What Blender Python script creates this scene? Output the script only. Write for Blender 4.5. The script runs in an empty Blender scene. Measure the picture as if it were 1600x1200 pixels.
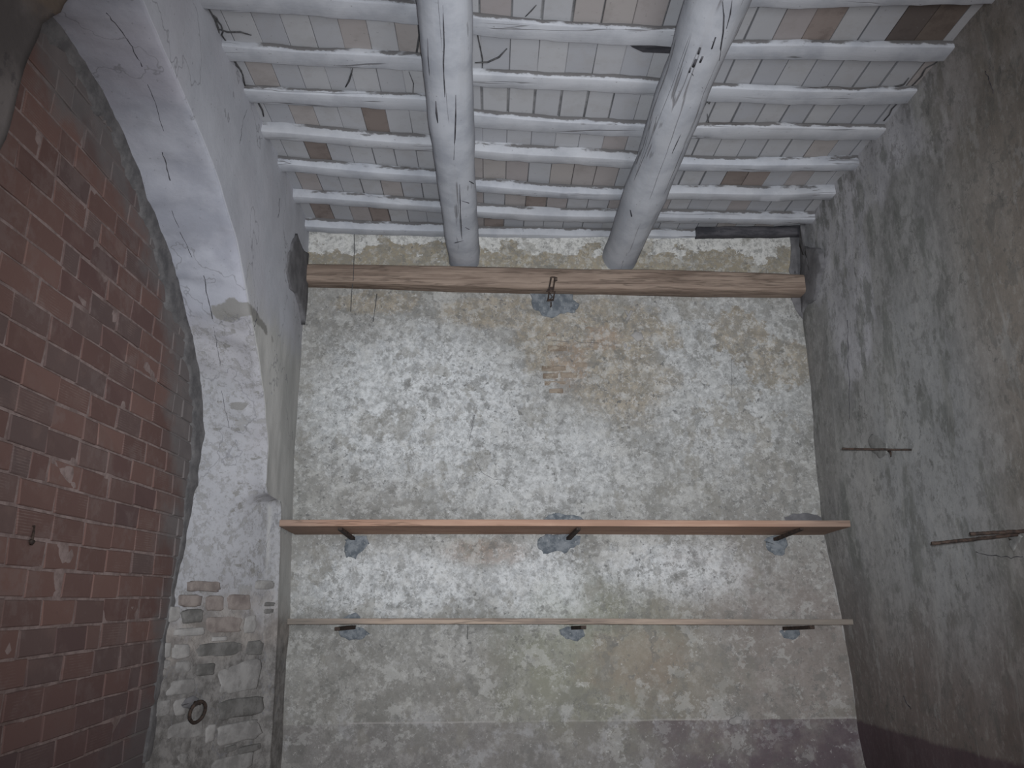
import bpy, bmesh, math, random
from mathutils import Vector, Matrix, noise

random.seed(7)
S = bpy.context.scene
COL = S.collection

# ------------------------------------------------------------------ camera
F_PX = 1190.0
EYE = Vector((0.0, 0.0, 1.5))
cy = Vector((-33, -335, -F_PX)).normalized()          # the room's depth axis, seen by the camera
cz = Vector((-30, 4230, -F_PX)); cz = (cz - cy * cz.dot(cy)).normalized()
cx = cy.cross(cz)
ROT = Matrix((cx, cy, cz))
cam = bpy.data.cameras.new('camera')
cam.sensor_fit = 'HORIZONTAL'; cam.sensor_width = 36.0
cam.lens = F_PX / 1600.0 * 36.0
cam.clip_start = 0.02
camo = bpy.data.objects.new('camera', cam); COL.objects.link(camo)
camo.matrix_world = Matrix.Translation(EYE) @ ROT.to_4x4()
S.camera = camo

# ------------------------------------------------------------------ light
W = bpy.data.worlds.new('world'); S.world = W; W.use_nodes = True
W.node_tree.nodes['Background'].inputs[0].default_value = (0.62, 0.52, 0.58, 1)
W.node_tree.nodes['Background'].inputs[1].default_value = 0.14

def flash(loc, aim, watts, deg, blend, size, col):
    l = bpy.data.lights.new('phone_lamp', 'SPOT'); l.energy = watts; l.spot_size = math.radians(deg)
    l.spot_blend = blend; l.shadow_soft_size = size; l.color = col
    o = bpy.data.objects.new('phone_lamp', l); COL.objects.link(o); o.location = loc
    o.rotation_euler = (Vector(aim) - Vector(loc)).to_track_quat('-Z', 'Y').to_euler()
    return o
# the phone's own lamp, beside its lens
flash((0.03, -0.02, 1.54), (0.35, 5.75, 2.9), 930, 86, 1.0, 0.03, (0.96, 1.0, 1.05))
# dull daylight from the doorway behind, to the right
dl = bpy.data.lights.new('doorway_daylight', 'AREA'); dl.energy = 110; dl.shape = 'RECTANGLE'; dl.size = 1.2; dl.size_y = 2.1; dl.color = (0.98, 0.98, 1.0)
dlo = bpy.data.objects.new('doorway_daylight', dl); COL.objects.link(dlo); dlo.location = (1.7, -1.1, 1.7)
dlo.rotation_euler = (Vector((-0.6, 5.75, 2.6)) - Vector((1.7, -1.1, 1.7))).to_track_quat('-Z', 'Y').to_euler()

S.view_settings.view_transform = 'Standard'; S.view_settings.look = 'None'
S.view_settings.exposure = 0.0; S.view_settings.gamma = 1.0
S.view_settings.use_curve_mapping = False

# ------------------------------------------------------------------ node helper
class Mat:
    def __init__(self, name, rough=0.95):
        self.m = bpy.data.materials.new(name); self.m.use_nodes = True
        self.nt = self.m.node_tree; self.b = self.nt.nodes['Principled BSDF']
        self.b.inputs['Roughness'].default_value = rough
        self.b.inputs['Specular IOR Level'].default_value = 0.12
        g = self.n('ShaderNodeNewGeometry'); self.P = g.outputs['Position']
        self._r = None
        self.bumps = []
    def n(self, t): return self.nt.nodes.new(t)
    def put(self, sock, v):
        if isinstance(v, bpy.types.NodeSocket): self.nt.links.new(v, sock)
        else: sock.default_value = v
    def rnd(self):
        if self._r is None: self._r = self.n('ShaderNodeObjectInfo').outputs['Random']
        return self._r
    def math(self, op, a, b=0.0, c=0.0, clamp=False):
        x = self.n('ShaderNodeMath'); x.operation = op; x.use_clamp = clamp
        self.put(x.inputs[0], a); self.put(x.inputs[1], b); self.put(x.inputs[2], c); return x.outputs[0]
    def vec(self, op, a, b=(0, 0, 0)):
        x = self.n('ShaderNodeVectorMath'); x.operation = op
        self.put(x.inputs[0], a); self.put(x.inputs[1], b)
        return x.outputs['Value'] if op in ('LENGTH', 'DISTANCE') else x.outputs[0]
    def xyz(self, axis): 
        s = self.n('ShaderNodeSeparateXYZ'); self.put(s.inputs[0], self.P); return s.outputs[axis]
    def noise(self, scale, detail=5, rough=0.6, stretch=(1, 1, 1), off=(0, 0, 0), dist=0.0, byobj=False):
        v = self.vec('MULTIPLY', self.P, stretch)
        v = self.vec('ADD', v, off)
        if byobj:
            k = self.math('MULTIPLY', self.rnd(), 37.0)
            v = self.vec('ADD', v, self.comb(k, k, k))
        x = self.n('ShaderNodeTexNoise'); self.put(x.inputs['Vector'], v)
        x.inputs['Scale'].default_value = scale; x.inputs['Detail'].default_value = detail
        x.inputs['Roughness'].default_value = rough; x.inputs['Distortion'].default_value = dist
        return x.outputs[0]
    def comb(self, a, b, c):
        x = self.n('ShaderNodeCombineXYZ'); self.put(x.inputs[0], a); self.put(x.inputs[1], b); self.put(x.inputs[2], c)
        return x.outputs[0]
    def vor(self, scale, stretch=(1, 1, 1), feature='F1', rnd=1.0):
        x = self.n('ShaderNodeTexVoronoi'); x.feature = feature
        v = self.vec('MULTIPLY', self.P, stretch); self.put(x.inputs['Vector'], v)
        x.inputs['Scale'].default_value = scale; x.inputs['Randomness'].default_value = rnd
        return x.outputs['Distance']
    def step(self, v, lo, hi, a=0.0, b=1.0):
        x = self.n('ShaderNodeMapRange'); x.interpolation_type = 'SMOOTHSTEP'
        self.put(x.inputs[0], v); x.inputs[1].default_value = lo; x.inputs[2].default_value = hi
        x.inputs[3].default_value = a; x.inputs[4].default_value = b; return x.outputs[0]
    def mix(self, f, a, b):
        x = self.n('ShaderNodeMix'); x.data_type = 'RGBA'
        self.put(x.inputs[0], f)
        self.put(x.inputs[6], a if isinstance(a, bpy.types.NodeSocket) else (*a, 1))
        self.put(x.inputs[7], b if isinstance(b, bpy.types.NodeSocket) else (*b, 1))
        return x.outputs[2]
    def ell(self, c, r, amp=0.5, nz=None, soft=0.15):
        """blob around c with radii r (0 = ignore that axis), edge broken by noise"""
        v = self.vec('SUBTRACT', self.P, c)
        v = self.vec('MULTIPLY', v, tuple(0.0 if q == 0 else 1.0 / q for q in r))
        d = self.vec('LENGTH', v)
        nz = nz if nz is not None else self.noise(4.0, 6, 0.65)
        d = self.math('ADD', d, self.math('MULTIPLY', self.math('SUBTRACT', nz, 0.5), amp * 2))
        return self.step(d, 1 - soft, 1 + soft, 1.0, 0.0)
    def mx(self, *s):
        r = s[0]
        for q in s[1:]: r = self.math('MAXIMUM', r, q)
        return r
    def mul(self, a, b): return self.math('MULTIPLY', a, b)
    def bump(self, h, strength, dist):
        x = self.n('ShaderNodeBump'); x.inputs['Strength'].default_value = strength
        x.inputs['Distance'].default_value = dist; self.put(x.inputs['Height'], h)
        if self.bumps: self.nt.links.new(self.bumps[-1], x.inputs['Normal'])
        self.bumps.append(x.outputs[0])
    def done(self, colour):
        self.put(self.b.inputs['Base Color'], colour)
        if self.bumps: self.nt.links.new(self.bumps[-1], self.b.inputs['Normal'])
        return self.m

# ------------------------------------------------------------------ materials
def mat_back():
    M = Mat('old_wall_plaster')
    big = M.noise(0.9, 4, 0.55); mid = M.noise(3.2, 7, 0.68); fine = M.noise(11, 7, 0.72, off=(3, 1, 2)); tiny = M.noise(46, 4, 0.7)
    c = M.mix(M.step(mid, 0.36, 0.62), (0.185, 0.182, 0.168), (0.315, 0.312, 0.295))
    c = M.mix(M.mul(M.step(big, 0.42, 0.62), 0.5), c, (0.235, 0.225, 0.21))
    # pale lime wash still holding in the middle of the wall
    pale = M.mx(M.ell((-0.55, 0, 2.95), (0.85, 0, 0.62), 0.8, fine, 0.35), M.mul(M.ell((0.25, 0, 2.5), (0.9, 0, 0.4), 0.9, fine, 0.4), 0.7),
                M.mul(M.ell((1.75, 0, 3.15), (0.75, 0, 0.75), 0.9, fine, 0.4), 0.55), M.ell((-0.7, 0, 1.62), (0.7, 0, 0.25), 0.9, fine, 0.4),
                M.ell((0.35, 0, 1.6), (0.4, 0, 0.28), 0.9, fine, 0.4), M.ell((1.4, 0, 1.7), (0.6, 0, 0.2), 1.0, fine, 0.4))
    c = M.mix(M.mul(pale, 0.9), c, M.mix(M.step(fine, 0.35, 0.6), (0.35, 0.36, 0.365), (0.56, 0.575, 0.58)))
    # bare tan mortar where the plaster is gone
    tan = M.mx(M.ell((0.85, 0, 3.48), (0.62, 0, 0.36), 0.9, mid, 0.12), M.ell((1.0, 0, 3.2), (0.4, 0, 0.35), 1.0, mid, 0.3),
               M.ell((0.15, 0, 3.72), (0.6, 0, 0.14), 0.8, mid, 0.2), M.ell((2.0, 0, 3.55), (0.22, 0, 0.2), 0.9, fine, 0.08),
               M.ell((2.3, 0, 3.3), (0.3, 0, 0.2), 0.9, fine, 0.12), M.ell((-0.9, 0, 3.8), (0.35, 0, 0.1), 0.9, fine, 0.15))
    tancol = M.mix(M.step(fine, 0.35, 0.65), (0.20, 0.175, 0.135), (0.34, 0.30, 0.24))
    c = M.mix(M.mul(tan, 0.88), c, tancol)
    rust = M.mx(M.ell((0.62, 0, 3.28), (0.16, 0, 0.2), 0.9, fine, 0.3), M.ell((0.9, 0, 3.5), (0.14, 0, 0.1), 0.9, fine, 0.3),
                M.ell((-0.05, 0, 1.83), (0.3, 0, 0.09), 1.0, fine, 0.4))
    c = M.mix(M.mul(rust, 0.35), c, (0.30, 0.20, 0.14))
    # strip above the lintel: tan render with flakes of white wash on it
    z = M.xyz(2)
    strip = M.step(z, 4.06, 4.09)
    flk = M.math('ADD', M.noise(4.2, 5, 0.6, (1, 1, 1.3), (5, 0, 1)), M.step(z, 4.1, 4.42, -0.14, 0.16))
    sc = M.mix(M.step(flk, 0.50, 0.515), M.mix(mid, (0.20, 0.175, 0.13), (0.33, 0.29, 0.22)), (0.52, 0.515, 0.49))
    c = M.mix(strip, c, sc)
    # right part: plaster with clean-edged losses
    los = M.mul(M.step(M.noise(2.9, 6, 0.62, off=(8, 2, 4)), 0.57, 0.585), M.ell((1.95, 0, 3.1), (0.85, 0, 0.85), 0.5, big, 0.5))
    c = M.mix(M.mul(los, 0.7), c, (0.25, 0.235, 0.205))
    # mould specks, denser on the middle and right
    sp = M.step(M.noise(17, 5, 0.75, off=(1, 7, 3)), 0.585, 0.66)
    where = M.step(M.noise(1.7, 4, 0.6, off=(9, 2, 6)), 0.40, 0.62)
    c = M.mix(M.mul(M.mul(sp, where), 0.62), c, (0.125, 0.125, 0.125))
    rings = M.step(M.math('ABSOLUTE', M.math('SUBTRACT', M.noise(5.5, 5, 0.6, off=(4, 4, 9), dist=0.6), 0.5)), 0.0, 0.018, 1, 0)
    c = M.mix(M.mul(M.mul(rings, M.step(M.noise(2.1, 3, 0.5, off=(2, 8, 1)), 0.47, 0.6)), 0.45), c, (0.16, 0.16, 0.155))
    wide = M.step(M.noise(7.5, 6, 0.7, (1, 1, 0.8), (6, 6, 6)), 0.56, 0.66)
    c = M.mix(M.mul(wide, 0.42), c, (0.17, 0.165, 0.155))
    grit = M.noise(30, 6, 0.78, off=(3, 3, 7)); grit2 = M.noise(19, 6, 0.8, off=(8, 1, 2))
    c = M.mix(M.mul(M.step(grit, 0.46, 0.58), 0.5), c, (0.20, 0.198, 0.19))
    c = M.mix(M.mul(M.step(grit2, 0.50, 0.60), M.math('ADD', 0.28, M.mul(pale, 0.35))), c, (0.56, 0.565, 0.56))
    spot = M.mul(M.step(M.noise(24, 3, 0.6, off=(6, 2, 4)), 0.62, 0.66), M.step(M.noise(2.2, 4, 0.6, off=(4, 4, 4)), 0.42, 0.55))
    c = M.mix(M.mul(spot, 0.72), c, (0.105, 0.105, 0.105))
    sc_ = M.step(M.math('ABSOLUTE', M.math('SUBTRACT', M.noise(11, 5, 0.65, off=(7, 4, 1), dist=0.8), 0.5)), 0.0, 0.014, 1, 0)
    c = M.mix(M.mul(M.mul(sc_, M.step(M.noise(2.8, 3, 0.5, off=(1, 6, 2)), 0.46, 0.56)), 0.55), c, (0.13, 0.13, 0.125))
    # green algae low in the middle, reddish damp low on the right
    low = M.step(z, 0.7, 1.5, 1, 0)
    c = M.mix(M.mul(M.ell((0.9, 0, 0.95), (0.75, 0, 0.5), 0.8, mid, 0.6), 0.42), c, (0.22, 0.235, 0.14))
    c = M.mix(M.mul(M.ell((2.2, 0, 0.9), (1.0, 0, 0.75), 0.8, mid, 0.7), 0.5), c, (0.235, 0.185, 0.165))
    c = M.mix(M.mul(M.ell((1.0, 0, 1.05), (0.35, 0, 0.22), 1.0, fine, 0.5), 0.3), c, (0.24, 0.15, 0.11))
    c = M.mix(M.mul(low, 0.30), c, (0.215, 0.20, 0.18))
    blot = M.step(M.noise(3.6, 7, 0.7, (1, 1, 0.8), (17, 2, 5)), 0.47, 0.57); c = M.mix(M.mul(M.mul(blot, low), 0.4), c, (0.15, 0.148, 0.135)); blo2 = M.step(M.noise(5.2, 7, 0.7, off=(11, 5, 5)), 0.54, 0.62); c = M.mix(M.mul(M.mul(blo2, low), 0.4), c, (0.40, 0.395, 0.37))
    # painted dado below its line
    dz = M.math('ADD', z, M.math('MULTIPLY', M.math('SUBTRACT', fine, 0.5), 0.012))
    dado = M.mul(M.mul(M.step(dz, 0.662, 0.67, 1, 0), M.step(M.noise(2.6, 5, 0.62, off=(2, 2, 2)), 0.36, 0.56, 0.3, 1.0)), M.step(M.xyz(0), 0.7, 1.6, 0.35, 1.0))
    lo2 = M.mul(M.step(M.noise(4.5, 6, 0.7, off=(12, 2, 3)), 0.53, 0.62), M.step(z, 0.9, 0.6, 0, 1))
    c = M.mix(M.mul(dado, 0.62), c, M.mix(M.step(M.xyz(0), 0.2, 2.0), (0.135, 0.12, 0.125), (0.095, 0.07, 0.085)))
    c = M.mix(M.mul(lo2, 0.5), c, (0.37, 0.37, 0.375))
    # hard-edged flakes: darker undercoat and lighter skins
    fl1 = M.mul(M.step(M.noise(8.5, 7, 0.72, off=(21, 3, 5)), 0.555, 0.575), M.step(M.noise(1.5, 3, 0.5, off=(3, 9, 2)), 0.38, 0.5))
    c = M.mix(M.mul(fl1, 0.5), c, (0.15, 0.148, 0.138))
    fl2 = M.mul(M.step(M.noise(6.0, 7, 0.7, (1, 1, 1.15), (5, 23, 8)), 0.57, 0.59), 0.36)
    c = M.mix(fl2, c, (0.45, 0.448, 0.43))
    fl3 = M.step(M.noise(13, 6, 0.72, off=(2, 31, 8)), 0.60, 0.62)
    c = M.mix(M.mul(fl3, 0.5), c, (0.13, 0.128, 0.122))
    fl4 = M.mul(M.step(M.noise(3.1, 7, 0.66, (1, 1, 0.9), (15, 3, 28)), 0.575, 0.59), 0.42)
    c = M.mix(fl4, c, (0.20, 0.19, 0.165))
    c = M.mix(M.mul(dado, 0.45), c, M.mix(M.step(M.xyz(0), 0.2, 2.0), (0.135, 0.12, 0.125), (0.095, 0.07, 0.085)))
    lip = M.mul(M.mul(M.step(dz, 0.664, 0.668), M.step(dz, 0.680, 0.674)), M.step(M.noise(2.2, 4, 0.6, off=(6, 1, 1)), 0.42, 0.5)); c = M.mix(M.mul(lip, 0.4), c, (0.36, 0.34, 0.33))
    c = M.mix(M.mul(M.step(tiny, 0.60, 0.68), 0.35), c, (0.15, 0.15, 0.145))
    pt = M.step(M.noise(26, 4, 0.7, off=(5, 1, 1)), 0.63, 0.68)
    c = M.mix(M.mul(pt, 0.3), c, (0.62, 0.62, 0.60))
    M.bump(mid, 0.35, 0.02); M.bump(fine, 0.35, 0.006); M.bump(los, 0.5, -0.004); M.bump(M.mul(strip, M.step(flk, 0.50, 0.515)), 0.6, 0.005)
    return M.done(c)

def mat_right():
    M = Mat('right_wall_plaster')
    st = (1, 1, 0.45)
    big = M.noise(1.1, 5, 0.6, st); mid = M.noise(3.4, 7, 0.66, st, (3, 3, 3)); fine = M.noise(12, 6, 0.7, (1, 1, 0.6)); tiny = M.noise(50, 3, 0.7)
    y = M.xyz(1); z = M.xyz(2)
    c = M.mix(M.step(mid, 0.36, 0.64), (0.20, 0.199, 0.196), (0.29, 0.288, 0.284))
    c = M.mix(M.mul(M.step(big, 0.45, 0.6), 0.5), c, (0.245, 0.24, 0.225))
    grey = M.mx(M.ell((2.55, 4.4, 2.3), (0, 0.55, 0.9), 0.7, mid, 0.4), M.ell((2.55, 4.3, 1.5), (0, 0.25, 0.6), 0.7, mid, 0.4))
    c = M.mix(M.mul(grey, 0.6), c, (0.31, 0.318, 0.322))
    # whiter coat brushed on beneath the ceiling, with a ragged tongue hanging down
    top = M.mx(M.step(M.math('ADD', M.math('SUBTRACT', z, 0.0), M.math('MULTIPLY', M.math('SUBTRACT', big, 0.5), 1.7)), 3.88, 4.02),
               M.ell((2.55, 5.0, 3.55), (0, 0.33, 0.62), 0.55, mid, 0.10), M.ell((2.55, 5.35, 4.2), (0, 0.45, 0.5), 0.5, mid, 0.12))
    top = M.mul(top, M.step(y, 3.0, 3.9, 0.35, 1))
    c = M.mix(M.mul(top, 0.85), c, M.mix(M.step(mid, 0.4, 0.62), (0.33, 0.328, 0.342), (0.45, 0.445, 0.468)))
    dk = M.mul(M.step(M.noise(4.6, 6, 0.68, st, (1, 5, 9)), 0.53, 0.62), 0.72)
    c = M.mix(dk, c, (0.145, 0.15, 0.14))
    c = M.mix(M.mul(M.step(M.noise(2.2, 6, 0.6, (1, 1, 0.22), (7, 1, 2)), 0.56, 0.7), 0.4), c, (0.36, 0.355, 0.34))
    # browner nearer the door and towards the floor
    c = M.mix(M.mul(M.step(y, 4.1, 3.3), M.step(big, 0.3, 0.6, 0.4, 0.85)), c, M.mix(mid, (0.17, 0.145, 0.12), (0.27, 0.235, 0.20)))
    lowz = M.step(M.math('ADD', z, M.math('MULTIPLY', M.math('SUBTRACT', mid, 0.5), 0.9)), 0.8, 1.7, 1, 0)
    c = M.mix(M.mul(lowz, 0.75), c, (0.175, 0.14, 0.125))
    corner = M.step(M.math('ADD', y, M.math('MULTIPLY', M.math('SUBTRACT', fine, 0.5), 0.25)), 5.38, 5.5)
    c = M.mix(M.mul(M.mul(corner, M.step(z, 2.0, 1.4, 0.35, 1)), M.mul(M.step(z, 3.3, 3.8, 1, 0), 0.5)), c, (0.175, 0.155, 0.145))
    gt = M.noise(22, 6, 0.78, (1, 1, 0.7), (2, 3, 9))
    c = M.mix(M.mul(M.step(gt, 0.5, 0.62), 0.4), c, (0.14, 0.14, 0.13)); c = M.mix(M.mul(M.step(gt, 0.46, 0.38), 0.3), c, (0.37, 0.37, 0.35))
    fa = M.step(M.noise(7, 7, 0.72, (1, 1, 0.7), (13, 2, 4)), 0.56, 0.58); c = M.mix(M.mul(fa, 0.42), c, (0.125, 0.125, 0.118))
    fb = M.step(M.noise(5, 7, 0.7, (1, 1, 0.55), (3, 12, 14)), 0.57, 0.60); c = M.mix(M.mul(fb, 0.35), c, (0.36, 0.358, 0.35))
    st3 = M.step(M.noise(9, 5, 0.7, (1, 1, 0.16), (4, 6, 2)), 0.55, 0.64); c = M.mix(M.mul(st3, 0.3), c, (0.35, 0.345, 0.33))
    c = M.mix(M.mul(M.mul(M.step(M.noise(15, 5, 0.7, (1, 1, .7), (3, 9, 1)), 0.60, 0.65), M.step(big, 0.4, 0.55)), 0.6), c, (0.11, 0.112, 0.105))
    ck = M.step(M.math('ABSOLUTE', M.math('SUBTRACT', M.noise(2.2, 5, 0.6, off=(9, 3, 2)), 0.5)), 0, 0.006, 1, 0)
    c = M.mix(M.mul(M.mul(ck, M.step(mid, 0.5, 0.6)), 0.6), c, (0.10, 0.10, 0.095))
    dado = M.step(M.math('ADD', z, M.math('ADD', M.math('MULTIPLY', y, 0.03), M.math('MULTIPLY', M.math('SUBTRACT', fine, 0.5), 0.06))), 0.81, 0.84, 1, 0)
    c = M.mix(M.mul(dado, 0.72), c, (0.085, 0.055, 0.07))
    c = M.mix(M.mul(M.step(tiny, 0.62, 0.7), 0.35), c, (0.13, 0.125, 0.12))
    M.bump(mid, 0.3, 0.015); M.bump(fine, 0.3, 0.005)
    return M.done(c)

def mat_left():
    M = Mat('left_wall_limewash')
    mid = M.noise(3.0, 6, 0.62); fine = M.noise(13, 6, 0.7); z = M.xyz(2); y = M.xyz(1); x = M.xyz(0)
    c = M.mix(M.step(mid, 0.35, 0.62), (0.275, 0.285, 0.325), (0.355, 0.365, 0.405))
    c = M.mix(M.mul(M.step(M.noise(6, 6, 0.7, (1, 1, 0.5), (2, 7, 7)), 0.52, 0.66), 0.3), c, (0.25, 0.255, 0.28))
    c = M.mix(M.mul(M.step(M.noise(1.4, 4, 0.5, off=(3, 3, 1)), 0.46, 0.62), 0.4), c, (0.345, 0.325, 0.365))
    # side face, greyer bare render below the wash: colour lightened to offset grazing light
    zz = M.math('ADD', z, M.math('MULTIPLY', M.math('SUBTRACT', mid, 0.5), 0.7))
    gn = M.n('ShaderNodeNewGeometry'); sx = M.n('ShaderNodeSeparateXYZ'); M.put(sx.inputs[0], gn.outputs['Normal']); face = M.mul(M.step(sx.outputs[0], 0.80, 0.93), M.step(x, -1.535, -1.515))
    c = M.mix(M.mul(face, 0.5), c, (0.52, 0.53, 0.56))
    bare = M.mul(M.step(zz, 3.15, 3.5, 1, 0), face)
    bare = M.mul(bare, M.step(zz, 3.9, 3.8))
    c = M.mix(bare, c, M.mix(M.step(M.noise(4, 6, 0.6, (1, 1, .3)), 0.35, 0.65), (0.36, 0.36, 0.345), (0.50, 0.495, 0.475)))
    gr = M.mul(M.mul(M.step(zz, 3.3, 4.2, 1, 0), M.step(y, 5.2, 5.6)), 0.4)
    c = M.mix(gr, c, (0.26, 0.26, 0.25))
    # jamb: worn wash with pitted losses
    jm = M.mul(M.step(zz, 3.25, 3.05, 0, 1), M.math('SUBTRACT', 1.0, face))
    pit = M.step(M.noise(14, 6, 0.7, off=(2, 5, 1)), 0.52, 0.60)
    c = M.mix(M.mul(jm, 0.5), c, (0.345, 0.34, 0.335))
    c = M.mix(M.mul(M.mul(jm, M.step(M.noise(24, 6, .78, off=(3, 1, 1)), 0.5, 0.6)), 0.5), c, (0.22, 0.215, 0.21))
    c = M.mix(M.mul(M.mul(jm, pit), 0.55), c, (0.22, 0.215, 0.205))
    hole = M.step(M.noise(5.5, 5, 0.55, (1, 1, 1.6), (1, 9, 3)), 0.63, 0.65)
    c = M.mix(M.mul(M.mul(jm, hole), 0.8), c, (0.19, 0.185, 0.175))
    patch = M.ell((-1.56, 4.42, 3.2), (0.13, 0.5, 0.045), 0.9, M.noise(9, 5, 0.6), 0.12)
    c = M.mix(M.mul(patch, 0.85), c, (0.20, 0.195, 0.18))
    # base: wash gone, earthy render and grey mortar
    e = M.step(zz, 1.30, 1.60, 1, 0)
    c = M.mix(M.mul(e, 0.9), c, M.mix(M.step(M.noise(7, 6, 0.65), 0.38, 0.62), (0.165, 0.148, 0.135), (0.29, 0.265, 0.242)))
    g = M.step(zz, 1.08, 1.3, 1, 0)
    c = M.mix(M.mul(g, 0.85), c, M.mix(M.step(fine, 0.36, 0.62), (0.105, 0.101, 0.097), (0.225, 0.218, 0.21)))
    crk = M.step(M.math('ABSOLUTE', M.math('SUBTRACT', M.noise(1.6, 5, 0.55, (1, 1, 0.7), (5, 3, 2)), 0.5)), 0.0, 0.006, 1, 0)
    c = M.mix(M.mul(crk, 0.6), c, (0.17, 0.17, 0.18))
    c = M.mix(M.mul(M.step(M.noise(40, 3, 0.6), 0.66, 0.72), 0.45), c, (0.16, 0.16, 0.16))
    # near pier: grey-brown, colour darkened to offset the strong light falling on it
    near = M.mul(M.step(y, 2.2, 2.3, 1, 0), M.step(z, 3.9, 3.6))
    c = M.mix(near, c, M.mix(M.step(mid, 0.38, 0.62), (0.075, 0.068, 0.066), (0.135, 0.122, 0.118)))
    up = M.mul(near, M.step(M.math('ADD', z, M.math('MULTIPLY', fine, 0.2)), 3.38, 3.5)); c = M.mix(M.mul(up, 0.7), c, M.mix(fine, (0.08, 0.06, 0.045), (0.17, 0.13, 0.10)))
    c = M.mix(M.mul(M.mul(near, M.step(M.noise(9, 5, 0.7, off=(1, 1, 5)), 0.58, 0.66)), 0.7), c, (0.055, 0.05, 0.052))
    M.bump(mid, 0.35, 0.015); M.bump(fine, 0.4, 0.005); M.bump(M.mul(jm, pit), 0.5, -0.004)
    return M.done(c)

def smear_mask(M):
    # cement dragged over the brickwork close under the arch
    v = M.vec('SUBTRACT', M.P, (-1.89, 2.9, 1.95)); v = M.vec('MULTIPLY', v, (0, 1, 1))
    d = M.vec('LENGTH', v)
    d = M.math('ADD', d, M.math('MULTIPLY', M.math('SUBTRACT', M.noise(3.5, 6, 0.6), 0.5), 0.9))
    d = M.math('ADD', d, M.math('MULTIPLY', M.step(M.xyz(2), 2.2, 1.2), -0.15))
    return M.step(d, 1.52, 1.85)

def mat_brick():
    M = Mat('hollow_red_brick')
    r = M.rnd(); r2 = M.math('FRACT', M.math('MULTIPLY', r, 7.31)); r3 = M.math('FRACT', M.math('MULTIPLY', r, 23.7))
    mid = M.noise(6, 5, 0.6, byobj=True); fine = M.noise(28, 5, 0.7)
    c = M.mix(r, (0.118, 0.072, 0.064), (0.165, 0.100, 0.086))
    c = M.mix(M.mul(M.step(r2, 0.5, 0.95), 0.75), c, (0.105, 0.080, 0.077))
    c = M.mix(M.mul(M.step(r3, 0.86, 0.95), 0.6), c, (0.10, 0.062, 0.06))
    c = M.mix(M.mul(M.step(mid, 0.5, 0.7), 0.4), c, (0.17, 0.118, 0.104))
    # combed key lines on some of the faces, filled with mortar dust
    wv = M.n('ShaderNodeTexWave'); wv.wave_type = 'BANDS'; wv.bands_direction = 'Z'
    wv.inputs['Scale'].default_value = 26; wv.inputs['Distortion'].default_value = 0.6; wv.inputs['Detail'].default_value = 2
    M.put(wv.inputs['Vector'], M.P)
    comb = M.mul(M.step(wv.outputs['Fac'], 0.6, 0.9), M.mul(M.step(r3, 0.25, 0.3, 1, 0), M.step(mid, 0.42, 0.56)))
    c = M.mix(M.mul(M.mul(comb, M.step(M.noise(9, 4, 0.7), 0.42, 0.6)), 0.38), c, (0.22, 0.17, 0.155))
    dust = M.step(M.noise(4.6, 6, 0.7, off=(4, 2, 2)), 0.50, 0.62)
    c = M.mix(M.mul(dust, 0.30), c, (0.19, 0.152, 0.143))
    c = M.mix(M.mul(smear_mask(M), 0.82), c, M.mix(mid, (0.105, 0.10, 0.10), (0.18, 0.168, 0.165)))
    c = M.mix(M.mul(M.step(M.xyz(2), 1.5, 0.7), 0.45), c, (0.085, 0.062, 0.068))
    c = M.mix(M.mul(M.step(fine, 0.62, 0.7), 0.3), c, (0.09, 0.06, 0.055))
    M.bump(fine, 0.3, 0.003); M.bump(comb, 0.2, -0.002)
    return M.done(c)

def mat_mortar(name='brick_mortar', a=(0.15, 0.112, 0.104), b=(0.25, 0.195, 0.183), smear=True):
    M = Mat(name)
    f = M.noise(14, 6, 0.7)
    c = M.mix(M.step(f, 0.35, 0.65), a, b)
    if smear: c = M.mix(M.mul(smear_mask(M), 0.8), c, (0.13, 0.125, 0.124))
    M.bump(f, 0.3, 0.004)
    return M.done(c)

def mat_wash(name='whitewashed_wood', grime=1.0, dark=(0.075, 0.07, 0.068), along='X', base=((0.315, 0.331, 0.366), (0.415, 0.431, 0.465))):
    M = Mat(name)
    st = {'X': (0.18, 1, 1), 'Y': (1, 0.10, 1), 'Z': (1, 1, 0.22)}[along]
    g = M.noise(16, 5, 0.65, st, byobj=True); mid = M.noise(4, 6, 0.6, byobj=True); fine = M.noise(34, 5, 0.7)
    c = M.mix(M.step(mid, 0.34, 0.62), base[0], base[1])
    c = M.mix(M.mul(M.step(g, 0.5, 0.66), 0.30), c, (0.36, 0.365, 0.385))
    c = M.mix(M.mul(M.rnd(), 0.22), c, (0.40, 0.385, 0.37))
    # flaked spots of bare wood
    sp = M.mul(M.step(M.noise(13, 5, 0.6, st, (2, 2, 8), byobj=True), 0.66, 0.69), grime)
    c = M.mix(M.mul(sp, 0.75), c, dark)
    pin = M.step(M.noise(44, 2, 0.5, off=(1, 2, 3)), 0.72, 0.76)
    c = M.mix(M.mul(pin, 0.6), c, (0.14, 0.135, 0.13))
    st2 = {'X': (0.045, 1, 1), 'Y': (1, 0.03, 1), 'Z': (1, 1, 0.1)}[along]
    ck = M.step(M.math('ABSOLUTE', M.math('SUBTRACT', M.noise(6.5, 4, 0.5, st2, byobj=True), 0.5)), 0, 0.010, 1, 0)
    ck = M.mul(ck, M.step(M.noise(1.5, 2, 0.5, byobj=True), 0.48, 0.56))
    c = M.mix(M.mul(ck, 0.8), c, (0.15, 0.145, 0.15))
    M.bump(g, 0.35, 0.006); M.bump(fine, 0.25, 0.003); M.bump(ck, 0.6, -0.006)
    return M, c

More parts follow.
